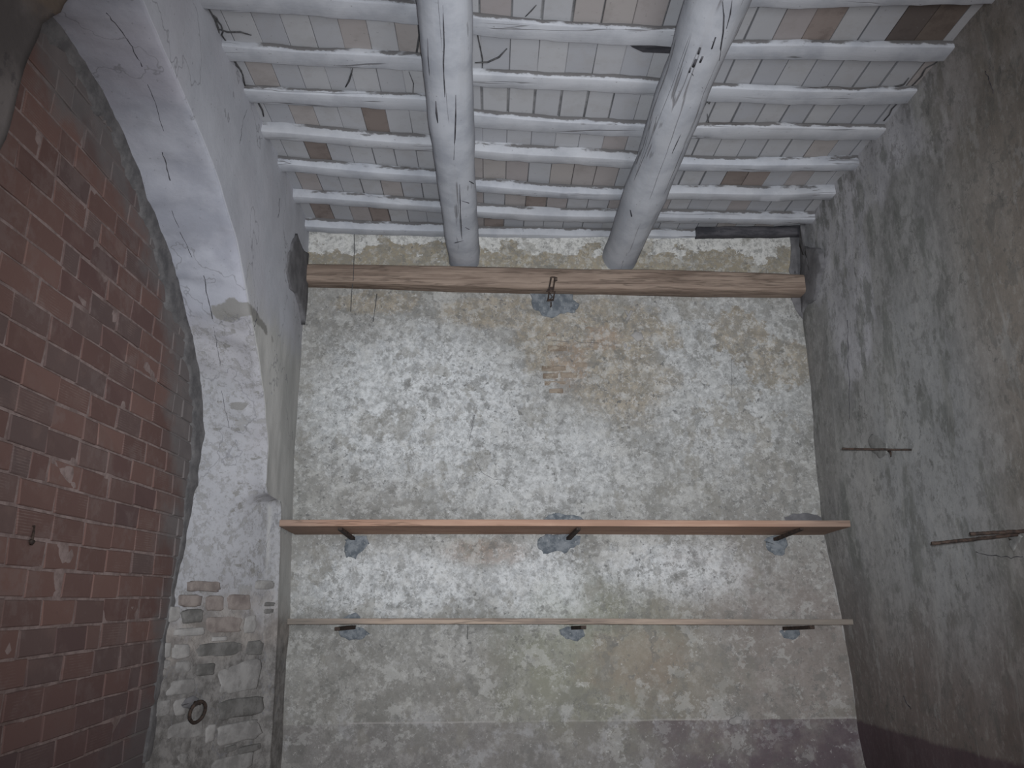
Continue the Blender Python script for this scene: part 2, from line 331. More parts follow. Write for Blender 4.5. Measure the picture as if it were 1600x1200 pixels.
def mat_joist():
    M, c = mat_wash('whitewashed_joist', 0.9)
    z = M.math('ADD', M.xyz(2), M.math('MULTIPLY', M.math('SUBTRACT', M.noise(18, 5, 0.7, (0.6, 1, 1)), 0.5), 0.06))
    top = M.step(z, 4.427, 4.437)
    gr = M.mul(top, M.step(M.noise(4.5, 5, 0.6, (0.5, 1, 1), (3, 7, 2), byobj=True), 0.41, 0.48))
    c = M.mix(M.mul(gr, 0.85), c, (0.085, 0.078, 0.075))
    return M.done(c)

def mat_simple(name, a, b, scale=9, stretch=(1, 1, 1), rough=0.9, bump=0.4, dist=0.005, c3=None, t3=(0.58, 0.66), byobj=False):
    M = Mat(name, rough)
    n1 = M.noise(scale, 6, 0.66, stretch, byobj=byobj)
    c = M.mix(M.step(n1, 0.36, 0.64), a, b)
    if c3: c = M.mix(M.mul(M.step(M.noise(scale * 1.7, 6, 0.7, stretch, (5, 3, 1), byobj=byobj), *t3), 0.7), c, c3)
    M.bump(n1, bump, dist)
    return M.done(c)

def mat_tile(name, a, b, var=0.5, c3=(0.36, 0.335, 0.31)):
    M = Mat(name)
    r = M.rnd(); mid = M.noise(7, 6, 0.65, byobj=True); fine = M.noise(40, 4, 0.6)
    c = M.mix(r, a, b)
    c = M.mix(M.mul(M.step(mid, 0.48, 0.68), var), c, c3)
    c = M.mix(M.mul(M.step(fine, 0.66, 0.72), 0.4), c, (0.16, 0.155, 0.15))
    M.bump(mid, 0.3, 0.004)
    return M.done(c)

def mat_wood(name, a, b, dark, rough=0.75, along=(0.06, 1, 1)):
    M = Mat(name, rough)
    g = M.noise(30, 6, 0.62, along, dist=0.4); g2 = M.noise(5, 4, 0.6, (0.3, 1, 1))
    c = M.mix(M.step(g, 0.36, 0.62), a, b)
    c = M.mix(M.mul(M.step(g2, 0.5, 0.66), 0.5), c, dark)
    k = M.step(M.math('ABSOLUTE', M.math('SUBTRACT', M.noise(9, 5, 0.6, (along[0], 1, 1.2), (1, 1, 4)), 0.5)), 0, 0.02, 1, 0)
    c = M.mix(M.mul(k, 0.5), c, tuple(q * 0.45 for q in dark))
    M.bump(g, 0.35, 0.004); M.bump(k, 0.5, -0.004)
    return M, c

MAT = {}
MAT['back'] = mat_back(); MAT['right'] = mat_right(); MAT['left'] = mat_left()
MAT['brick'] = mat_brick(); MAT['mortar'] = mat_mortar()
MAT['fillet'] = mat_mortar('cement_fillet', (0.095, 0.092, 0.094), (0.145, 0.14, 0.14), False)
_m, _c = mat_wash('whitewashed_beam', 0.55, along='Y'); MAT['beam'] = _m.done(_c)
MAT['joist'] = mat_joist()
MAT['tile'] = mat_tile('whitewashed_tile', (0.315, 0.322, 0.345), (0.36, 0.363, 0.375), 0.45, (0.295, 0.29, 0.29))
MAT['tile_pink'] = mat_tile('thinly_washed_tile', (0.285, 0.263, 0.263), (0.32, 0.30, 0.29), 0.5, (0.24, 0.22, 0.21))
MAT['tile_bare'] = mat_tile('bare_clay_tile', (0.185, 0.155, 0.14), (0.23, 0.195, 0.18), 0.6, (0.13, 0.105, 0.095))
MAT['tile_dark'] = mat_tile('sooty_bare_tile', (0.10, 0.085, 0.08), (0.14, 0.115, 0.10), 0.5, (0.07, 0.055, 0.05))
MAT['slab'] = mat_simple('dark_mortar_bed', (0.14, 0.14, 0.145), (0.25, 0.25, 0.255))
_m, _c = mat_wood('weathered_lintel_wood', (0.155, 0.115, 0.092), (0.265, 0.205, 0.165), (0.13, 0.098, 0.08)); MAT['lintel'] = _m.done(_c)
_m, _c = mat_wood('planed_shelf_wood', (0.33, 0.205, 0.15), (0.41, 0.27, 0.20), (0.27, 0.17, 0.125))
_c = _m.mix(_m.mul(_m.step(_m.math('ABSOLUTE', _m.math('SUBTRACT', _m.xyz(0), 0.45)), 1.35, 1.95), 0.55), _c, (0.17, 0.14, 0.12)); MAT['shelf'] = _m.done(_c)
_m, _c = mat_wood('grey_shelf_wood', (0.22, 0.175, 0.145), (0.32, 0.255, 0.205), (0.16, 0.135, 0.12))
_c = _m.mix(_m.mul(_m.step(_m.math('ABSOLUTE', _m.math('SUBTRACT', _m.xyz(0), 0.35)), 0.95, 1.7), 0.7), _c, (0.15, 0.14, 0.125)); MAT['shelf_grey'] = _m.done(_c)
MAT['iron'] = mat_simple('rusty_iron', (0.028, 0.023, 0.021), (0.065, 0.045, 0.036), 40, rough=0.7, bump=0.5, dist=0.002)
MAT['charred'] = mat_simple('dark_bare_timber', (0.035, 0.035, 0.04), (0.085, 0.082, 0.09), 14, (0.3, 1, 1), c3=(0.16, 0.15, 0.16), t3=(0.66, 0.7))
MAT['cement'] = mat_simple('blue_grey_cement', (0.095, 0.108, 0.122), (0.185, 0.20, 0.215), 20, bump=0.6, dist=0.006, c3=(0.30, 0.31, 0.31), t3=(0.58, 0.66))
MAT['darkpatch'] = mat_simple('dark_grey_cement', (0.105, 0.103, 0.108), (0.155, 0.152, 0.158), 9, bump=0.4, dist=0.005)
MAT['peghole'] = mat_simple('grey_peg_mortar', (0.15, 0.15, 0.145), (0.23, 0.23, 0.222), 14)
MAT['stone'] = mat_simple('rubble_stone', (0.19, 0.184, 0.178), (0.285, 0.277, 0.268), 9, bump=0.5, dist=0.01, c3=(0.17, 0.165, 0.155), byobj=True)
MAT['stone_dark'] = mat_simple('dark_rubble_stone', (0.105, 0.102, 0.097), (0.17, 0.165, 0.158), 9, bump=0.5, dist=0.01, c3=(0.10, 0.095, 0.09), byobj=True)
MAT['stone_pale'] = mat_simple('pale_rubble_stone', (0.24, 0.232, 0.224), (0.32, 0.31, 0.30), 9, bump=0.5, dist=0.01, byobj=True)
MAT['stone_red'] = mat_simple('reddish_rubble_brick', (0.165, 0.14, 0.13), (0.25, 0.218, 0.20), 9, bump=0.5, dist=0.01, byobj=True)
MAT['oldbrick'] = mat_simple('mortar_washed_brick', (0.17, 0.135, 0.105), (0.27, 0.225, 0.18), 16, (0.7, 1, 1), c3=(0.33, 0.30, 0.25), t3=(0.52, 0.62), byobj=True)
MAT['web'] = mat_simple('dusty_cobweb', (0.05, 0.05, 0.053), (0.09, 0.088, 0.09), 30)
MAT['floor'] = mat_simple('worn_terracotta_floor', (0.16, 0.085, 0.06), (0.26, 0.15, 0.11), 3)

# ------------------------------------------------------------------ object helpers
def link(name, me, mat=None, parent=None):
    o = bpy.data.objects.new(name, me); COL.objects.link(o)
    if mat is not None and me is not None and not me.materials: me.materials.append(mat)
    if parent: o.parent = parent
    return o

def mesh_from(name, verts, faces, smooth=True):
    me = bpy.data.meshes.new(name); me.from_pydata([tuple(v) for v in verts], [], faces); me.update()
    bm = bmesh.new(); bm.from_mesh(me); bmesh.ops.recalc_face_normals(bm, faces=bm.faces); bm.to_mesh(me); bm.free()
    if smooth:
        for p in me.polygons: p.use_smooth = True
    return me

def from_bm(name, bm, smooth=False):
    me = bpy.data.meshes.new(name); bmesh.ops.recalc_face_normals(bm, faces=bm.faces); bm.to_mesh(me); bm.free()
    if smooth:
        for p in me.polygons: p.use_smooth = True
    return me

def obj(name, verts, faces, mat, parent=None, smooth=True, origin=None):
    """one mesh object; a thing's origin is put at its own middle-bottom unless given"""
    vs = [Vector(v) for v in verts]
    if origin is None:
        lo = Vector((min(v[i] for v in vs) for i in range(3))); hi = Vector((max(v[i] for v in vs) for i in range(3)))
        origin = Vector(((lo.x + hi.x) / 2, (lo.y + hi.y) / 2, lo.z))
    me = mesh_from(name, [v - Vector(origin) for v in vs], faces, smooth)
    o = link(name, me, mat, parent); o.location = Vector(origin) - (parent.location if parent else Vector((0, 0, 0)))
    return o

def tag(o, label=None, cat=None, group=None, kind=None):
    if label: o['label'] = label
    if cat: o['category'] = cat
    if group: o['group'] = group
    if kind: o['kind'] = kind
    return o

def nz(p, s=1.0, o=0.0): return noise.noise(Vector((p[0] * s + o, p[1] * s + o * 0.7, p[2] * s - o)))
def fbm(p, s=1.0, o=0.0): return noise.fractal(Vector((p[0] * s + o, p[1] * s + o * 0.7, p[2] * s - o)), 0.9, 2.1, 4)

def interp(tab, t):
    if t <= tab[0][0]: return tab[0][1]
    for (a, u), (b, v) in zip(tab, tab[1:]):
        if t <= b: return u + (v - u) * (t - a) / (b - a)
    return tab[-1][1]

def grid_faces(nr, nc, closed=False):
    fs = []
    for i in range(nr - 1):
        for j in range(nc if closed else nc - 1):
            k = (j + 1) % nc
            fs.append((i * nc + j, i * nc + k, (i + 1) * nc + k, (i + 1) * nc + j))
    return fs

def tube(pts, rad, seg=8, wob=0.0, caps=True):
    """verts, faces of a tube along pts; rad a number or a list"""
    pts = [Vector(p) for p in pts]; vs = []; n = len(pts)
    up = Vector((0.13, 0.31, 0.94))
    for i, p in enumerate(pts):
        t = (pts[min(i + 1, n - 1)] - pts[max(i - 1, 0)]).normalized()
        u = t.cross(up)
        if u.length < 1e-3: u = t.cross(Vector((1, 0, 0)))
        u.normalize(); w = t.cross(u)
        r = rad[i] if isinstance(rad, (list, tuple)) else rad
        for k in range(seg):
            a = 2 * math.pi * k / seg
            q = p + (u * math.cos(a) + w * math.sin(a)) * r
            if wob: q += (q - p) * wob * nz(q, 30)
            vs.append(q)
    fs = grid_faces(n, seg, True)
    if caps: fs += [tuple(range(seg))[::-1], tuple(range((n - 1) * seg, n * seg))]
    return vs, fs

def timber(axis, a, b, section, seg=28, wob=0.006, freq=3.0, seed=0.0, drift=None):
    """a beam with its section (list of (u, v) offsets, v up) swept along X or Y with hand-hewn unevenness"""
    vs = []; n = len(section)
    a, b = Vector(a), Vector(b)
    for i in range(seg + 1):
        t = i / seg; c = a.lerp(b, t)
        if drift: c = c + drift(t)
        for (u, v) in section:
            p = c + (Vector((0, u, v)) if axis == 'X' else Vector((u, 0, v)))
            d = fbm((p.x, p.y, p.z), freq, seed) * wob
            q = Vector((0, u, v)) if axis == 'X' else Vector((u, 0, v))
            p = p + q.normalized() * d
            vs.append(p)
    fs = grid_faces(seg + 1, n, True)
    fs += [tuple(range(n)), tuple(range(seg * n, (seg + 1) * n))[::-1]]
    return vs, fs

def rrect(w, h, r, n=3):
    """rounded rectangle section centred on 0"""
    out = []
    for cxs, czs, a0 in ((1, 1, 0), (-1, 1, 90), (-1, -1, 180), (1, -1, 270)):
        for k in range(n):
            a = math.radians(a0 + 90 * k / (n - 1))
            out.append((cxs * (w / 2 - r) + r * math.cos(a), czs * (h / 2 - r) + r * math.sin(a)))
    return out

def slab_poly(name, outline, normal, thick, mat, parent, jag=0.012, sub=5, seed=0.0, dome=0.15):
    """ragged raised patch on a wall: outline of 3-D points, lifted along normal"""
    N = Vector(normal).normalized(); pts = []
    o = [Vector(p) for p in outline]
    for i in range(len(o)):
        p, q = o[i], o[(i + 1) % len(o)]
        for k in range(sub):
            r = p.lerp(q, k / sub)
            d = (q - p).normalized().cross(N)
            pts.append(r + d * jag * fbm(r, 14, seed))
    c = sum(pts, Vector()) / len(pts); n = len(pts)
    rings = [(1.0, -0.03), (1.0, thick * 0.55), (0.94, thick), (0.6, thick * (1 + dome * 0.6)), (0.25, thick * (1 + dome))]
    vs = []
    for s, h in rings:
        for p in pts:
            q = c + (p - c) * s
            vs.append(q + N * (h + (0 if s == 1.0 else 0.25 * thick * fbm(q, 11, seed + 3))))
    vs.append(c + N * thick * (1 + dome))
    fs = grid_faces(len(rings), n, True)
    b = (len(rings) - 1) * n
    fs += [(b + k, b + (k + 1) % n, len(vs) - 1) for k in range(n)]
    return obj(name, vs, fs, mat, parent)

# a point of the photograph carried onto one of the room's planes
def pix(px, py, axis, val):
    d = ROT @ Vector((px - 800, -(py - 600), -F_PX)); t = (val - EYE[axis]) / d[axis]
    return EYE + d * t

D = 5.75            # back wall
XL, XR = -1.47, 2.55
XB = -1.89          # brick infill of the arch
ZT = 4.46           # underside of the ceiling tiles

# ------------------------------------------------------------------ back wall
nx, nzr = 90, 100
vs = []
for j in range(nzr + 1):
    z = -0.02 + 4.72 * j / nzr
    for i in range(nx + 1):
        x = -1.75 + 4.65 * i / nx
        d = 0.012 * fbm((x, 0, z), 1.3, 2) + 0.004 * fbm((x, 0, z), 5, 6)
        if z < 0.665: d += 0.006
        vs.append((x, D + d - 0.004, z))
fs = grid_faces(nzr + 1, nx + 1)
b = len(vs); vs += [(-1.75, D + 0.35, -0.02), (2.9, D + 0.35, -0.02), (2.9, D + 0.35, 4.7), (-1.75, D + 0.35, 4.7)]
r0, r1 = 0, nzr * (nx + 1)
fs += [(b, b + 1, b + 2, b + 3), (r0, r0 + nx, b + 1, b), (r1, b + 3, b + 2, r1 + nx)]
wall_back = obj('wall_back', vs, fs, MAT['back'], origin=(0, 0, 0))
tag(wall_back, 'blotched grey plaster back wall behind the two shelves', 'wall', kind='structure')

def bx(name, lo, hi, mat, parent, wob=0.004, seed=0.0, bev=0.12):
    """small weathered block: bevelled box with uneven corners"""
    lo, hi = Vector(lo), Vector(hi); c = (lo + hi) / 2; h = (hi - lo) / 2
    bm = bmesh.new(); bmesh.ops.create_cube(bm, size=2.0)
    for v in bm.verts:
        p = Vector((v.co.x * h.x, v.co.y * h.y, v.co.z * h.z)); q = p + c
        v.co = p + Vector((nz(q, 9, seed), nz(q, 9, seed + 5), nz(q, 9, seed + 9))) * wob
    bmesh.ops.bevel(bm, geom=bm.edges[:], offset=min(h) * bev * 2, segments=1, affect='EDGES')
    me = from_bm(name, bm); o = link(name, me, mat, parent); o.location = c - (parent.location if parent else Vector((0, 0, 0)))
    return o

# brick courses showing through where the render has fallen away
for (x0, y0, x1, y1) in ((846, 572, 884, 580), (848, 583, 872, 592), (875, 582, 902, 591), (850, 595, 884, 603), (858, 607, 880, 615),
                         (888, 598, 920, 606), (912, 498, 942, 505), (914, 508, 945, 515), (908, 540, 938, 548), (930, 560, 964, 568),
                         (898, 566, 926, 574), (944, 588, 975, 596), (856, 540, 886, 549), (846, 517, 870, 526), (905, 616, 940, 623)):
    p = pix(x0, y1, 1, D); q = pix(x1, y0, 1, D)
    bx('brick', (p.x, D - 0.004, p.z), (q.x, D + 0.05, q.z), MAT['oldbrick'], wall_back, 0.008, x0)

def patch_back(pts, name='cement_patch', mat='cement', th=0.012, seed=0.0, jag=0.02):
    return slab_poly(name, [pix(x, y, 1, D - 0.002) for x, y in pts], (0, -1, 0), th, MAT[mat], wall_back, jag, 4, seed)
patch_back([(826, 458), (838, 449), (882, 449), (893, 456), (897, 468), (905, 476), (898, 488), (876, 490), (862, 496), (846, 492), (834, 482), (830, 470)], th=0.010, seed=1)
patch_back([(842, 842), (856, 836), (884, 834), (905, 838), (908, 848), (897, 858), (882, 864), (862, 862), (848, 866), (841, 855)], th=0.008, seed=2)
patch_back([(850, 812), (858, 805), (872, 802), (892, 804), (908, 809), (914, 814), (880, 816)], th=0.006, seed=3, jag=0.01)
patch_back([(538, 842), (550, 837), (572, 838), (578, 850), (566, 860), (556, 874), (540, 872), (538, 858)], th=0.006, seed=4)
patch_back([(1192, 842), (1205, 838), (1228, 840), (1232, 852), (1226, 866), (1210, 868), (1198, 858)], th=0.006, seed=5)
patch_back([(530, 984), (545, 979), (568, 980), (578, 990), (566, 998), (546, 1000), (534, 994)], th=0.006, seed=6, jag=0.012)
patch_back([(528, 968), (545, 961), (556, 957), (563, 964), (562, 969)], th=0.005, seed=7, jag=0.006)
patch_back([(874, 984), (888, 979), (912, 980), (914, 994), (902, 1002), (886, 998), (876, 992)], th=0.006, seed=8, jag=0.012)
patch_back([(1216, 986), (1226, 980), (1248, 980), (1250, 992), (1240, 1001), (1222, 998)], th=0.006, seed=9, jag=0.012)
patch_back([(1225, 808), (1240, 804), (1262, 802), (1282, 808), (1300, 815), (1260, 817), (1230, 816)], 'mortar_smear', 'darkpatch', 0.004, 10, 0.01)
patch_back([(1230, 340), (1252, 340), (1256, 500), (1242, 484), (1235, 467), (1246, 452), (1233, 423), (1236, 380)], 'mortar_patch', 'darkpatch', 0.010, 11, 0.012)
patch_back([(1140, 1124), (1150, 1118), (1160, 1120), (1158, 1130), (1146, 1133), (1139, 1130)], 'plaster_crumb', 'stone_pale', 0.01, 12, 0.01)

for k, pts in enumerate((((975, 485), (979, 485), (982, 492), (985, 485), (989, 486), (984, 497), (980, 502), (977, 501), (980, 495)),
                        ((985, 524), (993, 518), (1003, 521), (1006, 530), (996, 534)), ((973, 538), (978, 537), (980, 542), (976, 544)), ((981, 542), (986, 542), (985, 547), (981, 546)))):
    patch_back(pts, 'plaster_fleck', 'stone_pale', 0.010, 60 + k, 0.003)

# ------------------------------------------------------------------ right wall
xr = [(0.3, 2.61), (1.39, 2.545), (1.93, 2.50), (2.6, 2.505), (3.66, 2.535), (4.5, 2.595)]
ny, nzr = 110, 80
vs = []
for j in range(nzr + 1):
    z = -0.02 + 4.72 * j / nzr
    for i in range(ny + 1):
        y = -1.2 + 7.1 * i / ny
        w = max(0.0, min(1.0, (y - 4.9) / 0.8)); w = w * w * (3 - 2 * w)
        X = XR + 0.01 + (interp(xr, z) - XR - 0.01) * w + 0.016 * fbm((0, y, z), 1.1, 11) + 0.005 * fbm((0, y, z), 5, 3)
        vs.append((X, y, z))
fs = grid_faces(nzr + 1, ny + 1)
b = len(vs); vs += [(2.95, -1.2, -0.02), (2.95, 5.9, -0.02), (2.95, 5.9, 4.7), (2.95, -1.2, 4.7)]
r1 = nzr * (ny + 1)
fs += [(b, b + 1, b + 2, b + 3), (0, ny, b + 1, b), (r1, b + 3, b + 2, r1 + ny), (0, b, b + 3, r1)]
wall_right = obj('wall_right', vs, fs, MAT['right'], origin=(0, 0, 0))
tag(wall_right, 'streaked grey-brown plaster wall on the right with iron pegs', 'wall', kind='structure')
slab_poly('mortar_patch', [pix(x, y, 0, 2.535) for x, y in ((1252, 345), (1250, 383), (1262, 388), (1277, 387), (1283, 400), (1285, 417), (1279, 432), (1277, 453), (1273, 470), (1262, 478), (1254, 492), (1251, 440))],
          (-1, 0, 0), 0.012, MAT['darkpatch'], wall_right, 0.02, 4, 13, dome=0.1)

pts = [(interp(xr, 0.28 + 1.66 * k / 40) + 0.004, D - 0.004 + 0.003 * math.sin(k), 0.28 + 1.66 * k / 40) for k in range(41)]
rv, rf = tube(pts, [0.010 + 0.003 * math.sin(k * 1.7) for k in range(41)], 6)
obj('plaster_ridge', rv, rf, MAT['stone_pale'], wall_back)

# ------------------------------------------------------------------ left wall with its arched recess
arris = [(5.505, -0.02), (5.50, 0.62), (5.49, 1.03), (5.46, 1.45), (5.45, 1.75), (5.43, 2.10), (5.38, 2.165), (5.06, 2.175), (5.01, 2.22), (4.99, 2.46),
         (4.81, 2.765), (4.563, 3.033), (4.306, 3.25), (4.06, 3.487), (3.684, 3.679), (3.286, 3.796), (2.959, 3.867), (2.704, 3.93), (2.3, 3.95), (1.9, 3.95), (1.6, 3.95)]
inner = [(4.60, -0.02), (4.632, 0.652), (4.649, 0.943), (4.683, 1.282), (4.74, 1.568), (4.811, 1.834), (4.835, 2.0), (4.862, 2.15), (4.868, 2.24), (4.901, 2.533),
         (4.789, 2.846), (4.483, 3.172), (4.30, 3.31), (4.135, 3.44), (3.676, 3.671), (3.308, 3.843), (2.9, 3.90), (2.65, 3.92), (2.3, 3.94), (1.9, 3.94), (1.6, 3.94)]
cum = [0.0]
for p, q in zip(arris, arris[1:]): cum.append(cum[-1] + math.hypot(q[0] - p[0], q[1] - p[1]))
outer_len = [0.0]
def outer(t):                     # from the foot of the back corner, up it, then along the ceiling
    L = 4.7 + 5.85 - 1.2; s = t * L
    return (5.85, -0.02 + s) if s <= 4.62 else (5.85 - (s - 4.62) * 0.92, 4.6)
# where each arris point looks outward to
def outer_for(y, z):
    if z < 2.7: return (5.85, z)
    t = min(1.0, (z - 2.7) / 1.1)
    if y > 4.0:
        a = (4.95 - y) / 0.95; a = max(0, min(1, a))
        return (5.85, z + (4.6 - z) * min(1, a * 1.6)) if a < 0.625 else (5.85 - (a - 0.625) * 2.2, 4.6)
    return (y + (5.025 - 4.0) * max(0, (y - 1.6) / 2.4), 4.6)
xlb = [(0.6, -1.432), (1.33, -1.442), (1.99, -1.468), (2.6, -1.49), (3.76, -1.496), (4.4, -1.502)]
NA = 190; vs = []
NFACE, NSOF = 14, 12
for i in range(NA + 1):
    s = cum[-1] * i / NA
    k = max(0, min(len(cum) - 2, next((q for q in range(len(cum) - 1) if cum[q + 1] >= s), len(cum) - 2)))
    t = (s - cum[k]) / (cum[k + 1] - cum[k])
    ay = arris[k][0] + (arris[k + 1][0] - arris[k][0]) * t; az = arris[k][1] + (arris[k + 1][1] - arris[k][1]) * t
    iy = inner[k][0] + (inner[k + 1][0] - inner[k][0]) * t; iz = inner[k][1] + (inner[k + 1][1] - inner[k][1]) * t
    rough = 0.016 if az < 3.2 else 0.007
    e1 = rough * fbm((XL, ay, az), 9, 21); e2 = rough * fbm((XL, ay, az), 9, 33)
    ay += e1; az += e2 * (0 if az < 2.2 else 1)
    iy += 0.016 * fbm((XB, iy, iz), 7, 5); iz += 0.014 * fbm((XB, iy, iz), 7, 8) * (0 if iz < 2 else 1)
    oy, oz = outer_for(ay, az)
    ays = ay
    if az < 3.0:
        zt_ = [(p[1], p[0]) for p in arris[:12]]
        ays = sum(interp(zt_, az + 0.09 * q) for q in range(-5, 6)) / 11
    row = []
    for f in range(NFACE + 1):
        u = 1 - f / NFACE
        u = u * u if oz > 4.5 or True else u
        y = ay + (oy - ay) * u; z = az + (oz - az) * u
        w = max(0.0, min(1.0, (y - 5.0) / 0.7))
        X = XL + (interp(xlb, z) - XL) * w + (0.011 * fbm((0, y, z), 1.6, 4) + 0.004 * fbm((0, y, z), 6, 9)) * min(1, u * 8)
        if f == NFACE: X -= 0.012
        row.append((X, y, z))
    for f in range(1, NSOF + 1):
        u = (f / NSOF) ** 1.0
        X = XL - 0.012 + (XB - 0.12 - XL + 0.012) * u
        v = (X - XL) / (XB - XL)
        k2 = min(1.0, max(0.0, v) * 2.4); ya_ = ay + (ays - ay) * k2
        y = ya_ + (iy - ya_) * v; z = az + (iz - az) * v
        bump_ = 0.008 * fbm((X, y, z), 3.5, 14) + 0.004 * fbm((X, y, z), 11, 2)
        # move at right angles to the curve, into the opening
        ln = math.hypot(ay - 2.9, az - 1.95) or 1
        if az < 2.15: row.append((X, y - bump_, z))
        else: row.append((X, y - bump_ * (ay - 2.9) / ln, z - bump_ * (az - 1.95) / ln))
    vs += row
fs = grid_faces(NA + 1, NFACE + 1 + NSOF)
wall_left = obj('wall_left', vs, fs, MAT['left'], origin=(0, 0, 0))
tag(wall_left, 'whitewashed left wall with a bricked-up arch', 'wall', kind='structure')

# near pier that closes the arch on the camera's side
edge = [(-0.02, 2.03), (1.5, 2.035), (2.79, 2.05), (3.16, 2.085), (3.30, 2.106), (3.39, 2.15), (3.45, 2.19), (3.52, 2.23), (3.60, 2.25), (3.75, 2.30), (4.6, 2.30)]
vs = []; rows = 90
for j in range(rows + 1):
    z = -0.02 + 4.62 * j / rows
    ye = interp(edge, z) + 0.022 * fbm((0, 0, z), 5, 3) + (0.03 * fbm((0, 0, z), 11, 7) if z > 3.2 else 0)
    for k in range(10):
        y = -1.2 + (ye + 1.2) * (1 - (1 - k / 9) ** 2.2)
        vs.append((XL + 0.012 * fbm((0, y, z), 2.2, 6) + (0.03 * max(0, fbm((0, y, z), 6, 1)) if z > 3.25 and y > 1.6 else 0), y, z))
    vs.append((XL - 0.03, ye + 0.012, z)); vs.append((XL - 0.2, ye + 0.01 + 0.01 * fbm((1, 0, z), 5), z)); vs.append((XB - 0.1, ye, z))
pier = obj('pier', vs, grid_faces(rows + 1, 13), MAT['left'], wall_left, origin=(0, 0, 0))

# brick infill: mortar bed with every brick laid on it
bed = []
nb = 110
for j in range(nb + 1):
    for i in range(nb + 1):
        y = 1.6 + 3.6 * i / nb; z = -0.02 + 4.2 * j / nb
        bed.append((XB - 0.0015 + 0.005 * fbm((0, y, z), 6, 2), y, z))
infill = obj('brick_infill', bed, grid_faces(nb + 1, nb + 1), MAT['mortar'], wall_left, origin=(0, 0, 0))

def brick_mesh(w, h, t, seed):
    bm = bmesh.new(); bmesh.ops.create_cube(bm, size=1.0)
    rr = random.Random(seed)
    for v in bm.verts:
        v.co = Vector((v.co.x * t, v.co.y * w + rr.uniform(-.004, .004), v.co.z * h + rr.uniform(-.003, .003)))
        if v.co.x > 0: v.co.x += rr.uniform(-.003, .003)
    bmesh.ops.bevel(bm, geom=[e for e in bm.edges if all(v.co.x > 0 for v in e.verts)], offset=0.004, segments=1, affect='EDGES')
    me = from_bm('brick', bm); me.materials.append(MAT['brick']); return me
variants = [brick_mesh(0.256, 0.106, 0.06, s) for s in range(7)]
halves = [brick_mesh(0.125, 0.106, 0.06, 50 + s) for s in range(3)]

def arch_z(y):                    # height of the infill's upper edge at y
    pts = [(p[0], p[1]) for p in inner if p[1] > 2.5]
    best = 0
    for (a, u), (b_, v) in zip(pts, pts[1:]):
        if min(a, b_) <= y <= max(a, b_) and a != b_: best = max(best, u + (v - u) * (y - a) / (b_ - a))
    return best
def jamb_y(z):
    return interp([(p[1], p[0]) for p in inner if p[1] <= 2.54], z)
PITCH = 0.1172; Z0 = 1.866 - 13 * PITCH
spots = []
for c in range(0, 33):
    zc = Z0 + (c + 0.5) * PITCH
    if zc < 0.40: continue
    off = (0.0 if c % 2 else 0.131) + random.uniform(-0.03, 0.03)
    y = 2.06 - off
    while y < 5.1:
        w = 0.264
        half = random.random() < 0.06
        if half: w = 0.133
        yc = y + w / 2
        lim = jamb_y(zc) if zc <= 2.5 else None
        ok = True
        if lim is not None and yc - w / 2 > lim - 0.05: ok = False
        if lim is None and (arch_z(yc - w * 0.3) < zc - 0.02): ok = False
        if yc < 2.12: ok = False
        if ok: spots.append((yc, zc, half))
        y += w + random.uniform(-0.006, 0.008)
# keep to the 300 nearest the picture
spots.sort(key=lambda s: -(s[0] > 2.55) * 1 - 0.01 * s[1])
print('bricks', len(spots))
rest = spots[296:]; spots = spots[:296]
def place_brick(yc, zc, half):
    o = bpy.data.objects.new('brick', random.choice(halves if half else variants)); COL.objects.link(o)
    o.parent = infill
    wav = 0.008 * nz((0, yc, 0), 1.2, 3)
    o.location = (XB - 0.026 + random.uniform(-0.0025, 0.003), yc, zc + wav + random.uniform(-.002, .002))
    o.rotation_euler = (random.uniform(-.008, .008), random.uniform(-.015, .015), random.uniform(-.012, .012))
    return o
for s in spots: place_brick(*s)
if rest:
    v2, f2 = [], []
    for (yc, zc, half) in rest:
        me = (halves if half else variants)[0]; k = len(v2)
        v2 += [v.co + Vector((XB - 0.026, yc, zc)) for v in me.vertices]; f2 += [tuple(k + i for i in p.vertices) for p in me.polygons]
    tag(obj('brick_remainder', v2, f2, MAT['brick'], infill, False, origin=(0, 0, 0)), kind='stuff')

# lumpy cement fillet between the bricks and the arch
fv = []; NFL = 150; NC = 7
pts = [p for p in inner if p[1] > 0.1]
cl = [0.0]
for p, q in zip(pts, pts[1:]): cl.append(cl[-1] + math.hypot(q[0] - p[0], q[1] - p[1]))
for i in range(NFL + 1):
    s = cl[-1] * i / NFL
    k = next((q for q in range(len(cl) - 1) if cl[q + 1] >= s), len(cl) - 2); t = (s - cl[k]) / (cl[k + 1] - cl[k])
    y = pts[k][0] + (pts[k + 1][0] - pts[k][0]) * t; z = pts[k][1] + (pts[k + 1][1] - pts[k][1]) * t
    inn = Vector((0, 2.9 - y, 1.95 - z)).normalized() if z > 2.3 else Vector((0, -1, 0))
    wd = (0.13 + 0.10 * fbm((0, y, z), 2.6, 4) + 0.05 * fbm((0, y, z), 9, 1)) * (1.0 if z > 2.4 else (0.35 if z < 1.9 else 0.35 + 1.3 * (z - 1.9)))
    wd = max(0.03, wd)
    for c in range(NC):
        u = c / (NC - 1)
        p = Vector((XB, y, z)) - inn * 0.03 + inn * (wd + 0.03) * u
        prof = (0.014 if z > 2.2 else 0.004) * (1 - u) ** 0.8 + 0.006 * (1 - u * u) - 0.012 * (u == 1)
        p.x = XB + 0.006 + prof + 0.010 * fbm(p, 8, 12) * (1 - u * 0.4) - (0.016 if c == NC - 1 else 0)
        fv.append(p)
obj('mortar_fillet', fv, grid_faces(NFL + 1, NC), MAT['fillet'], wall_left, origin=(0, 0, 0))

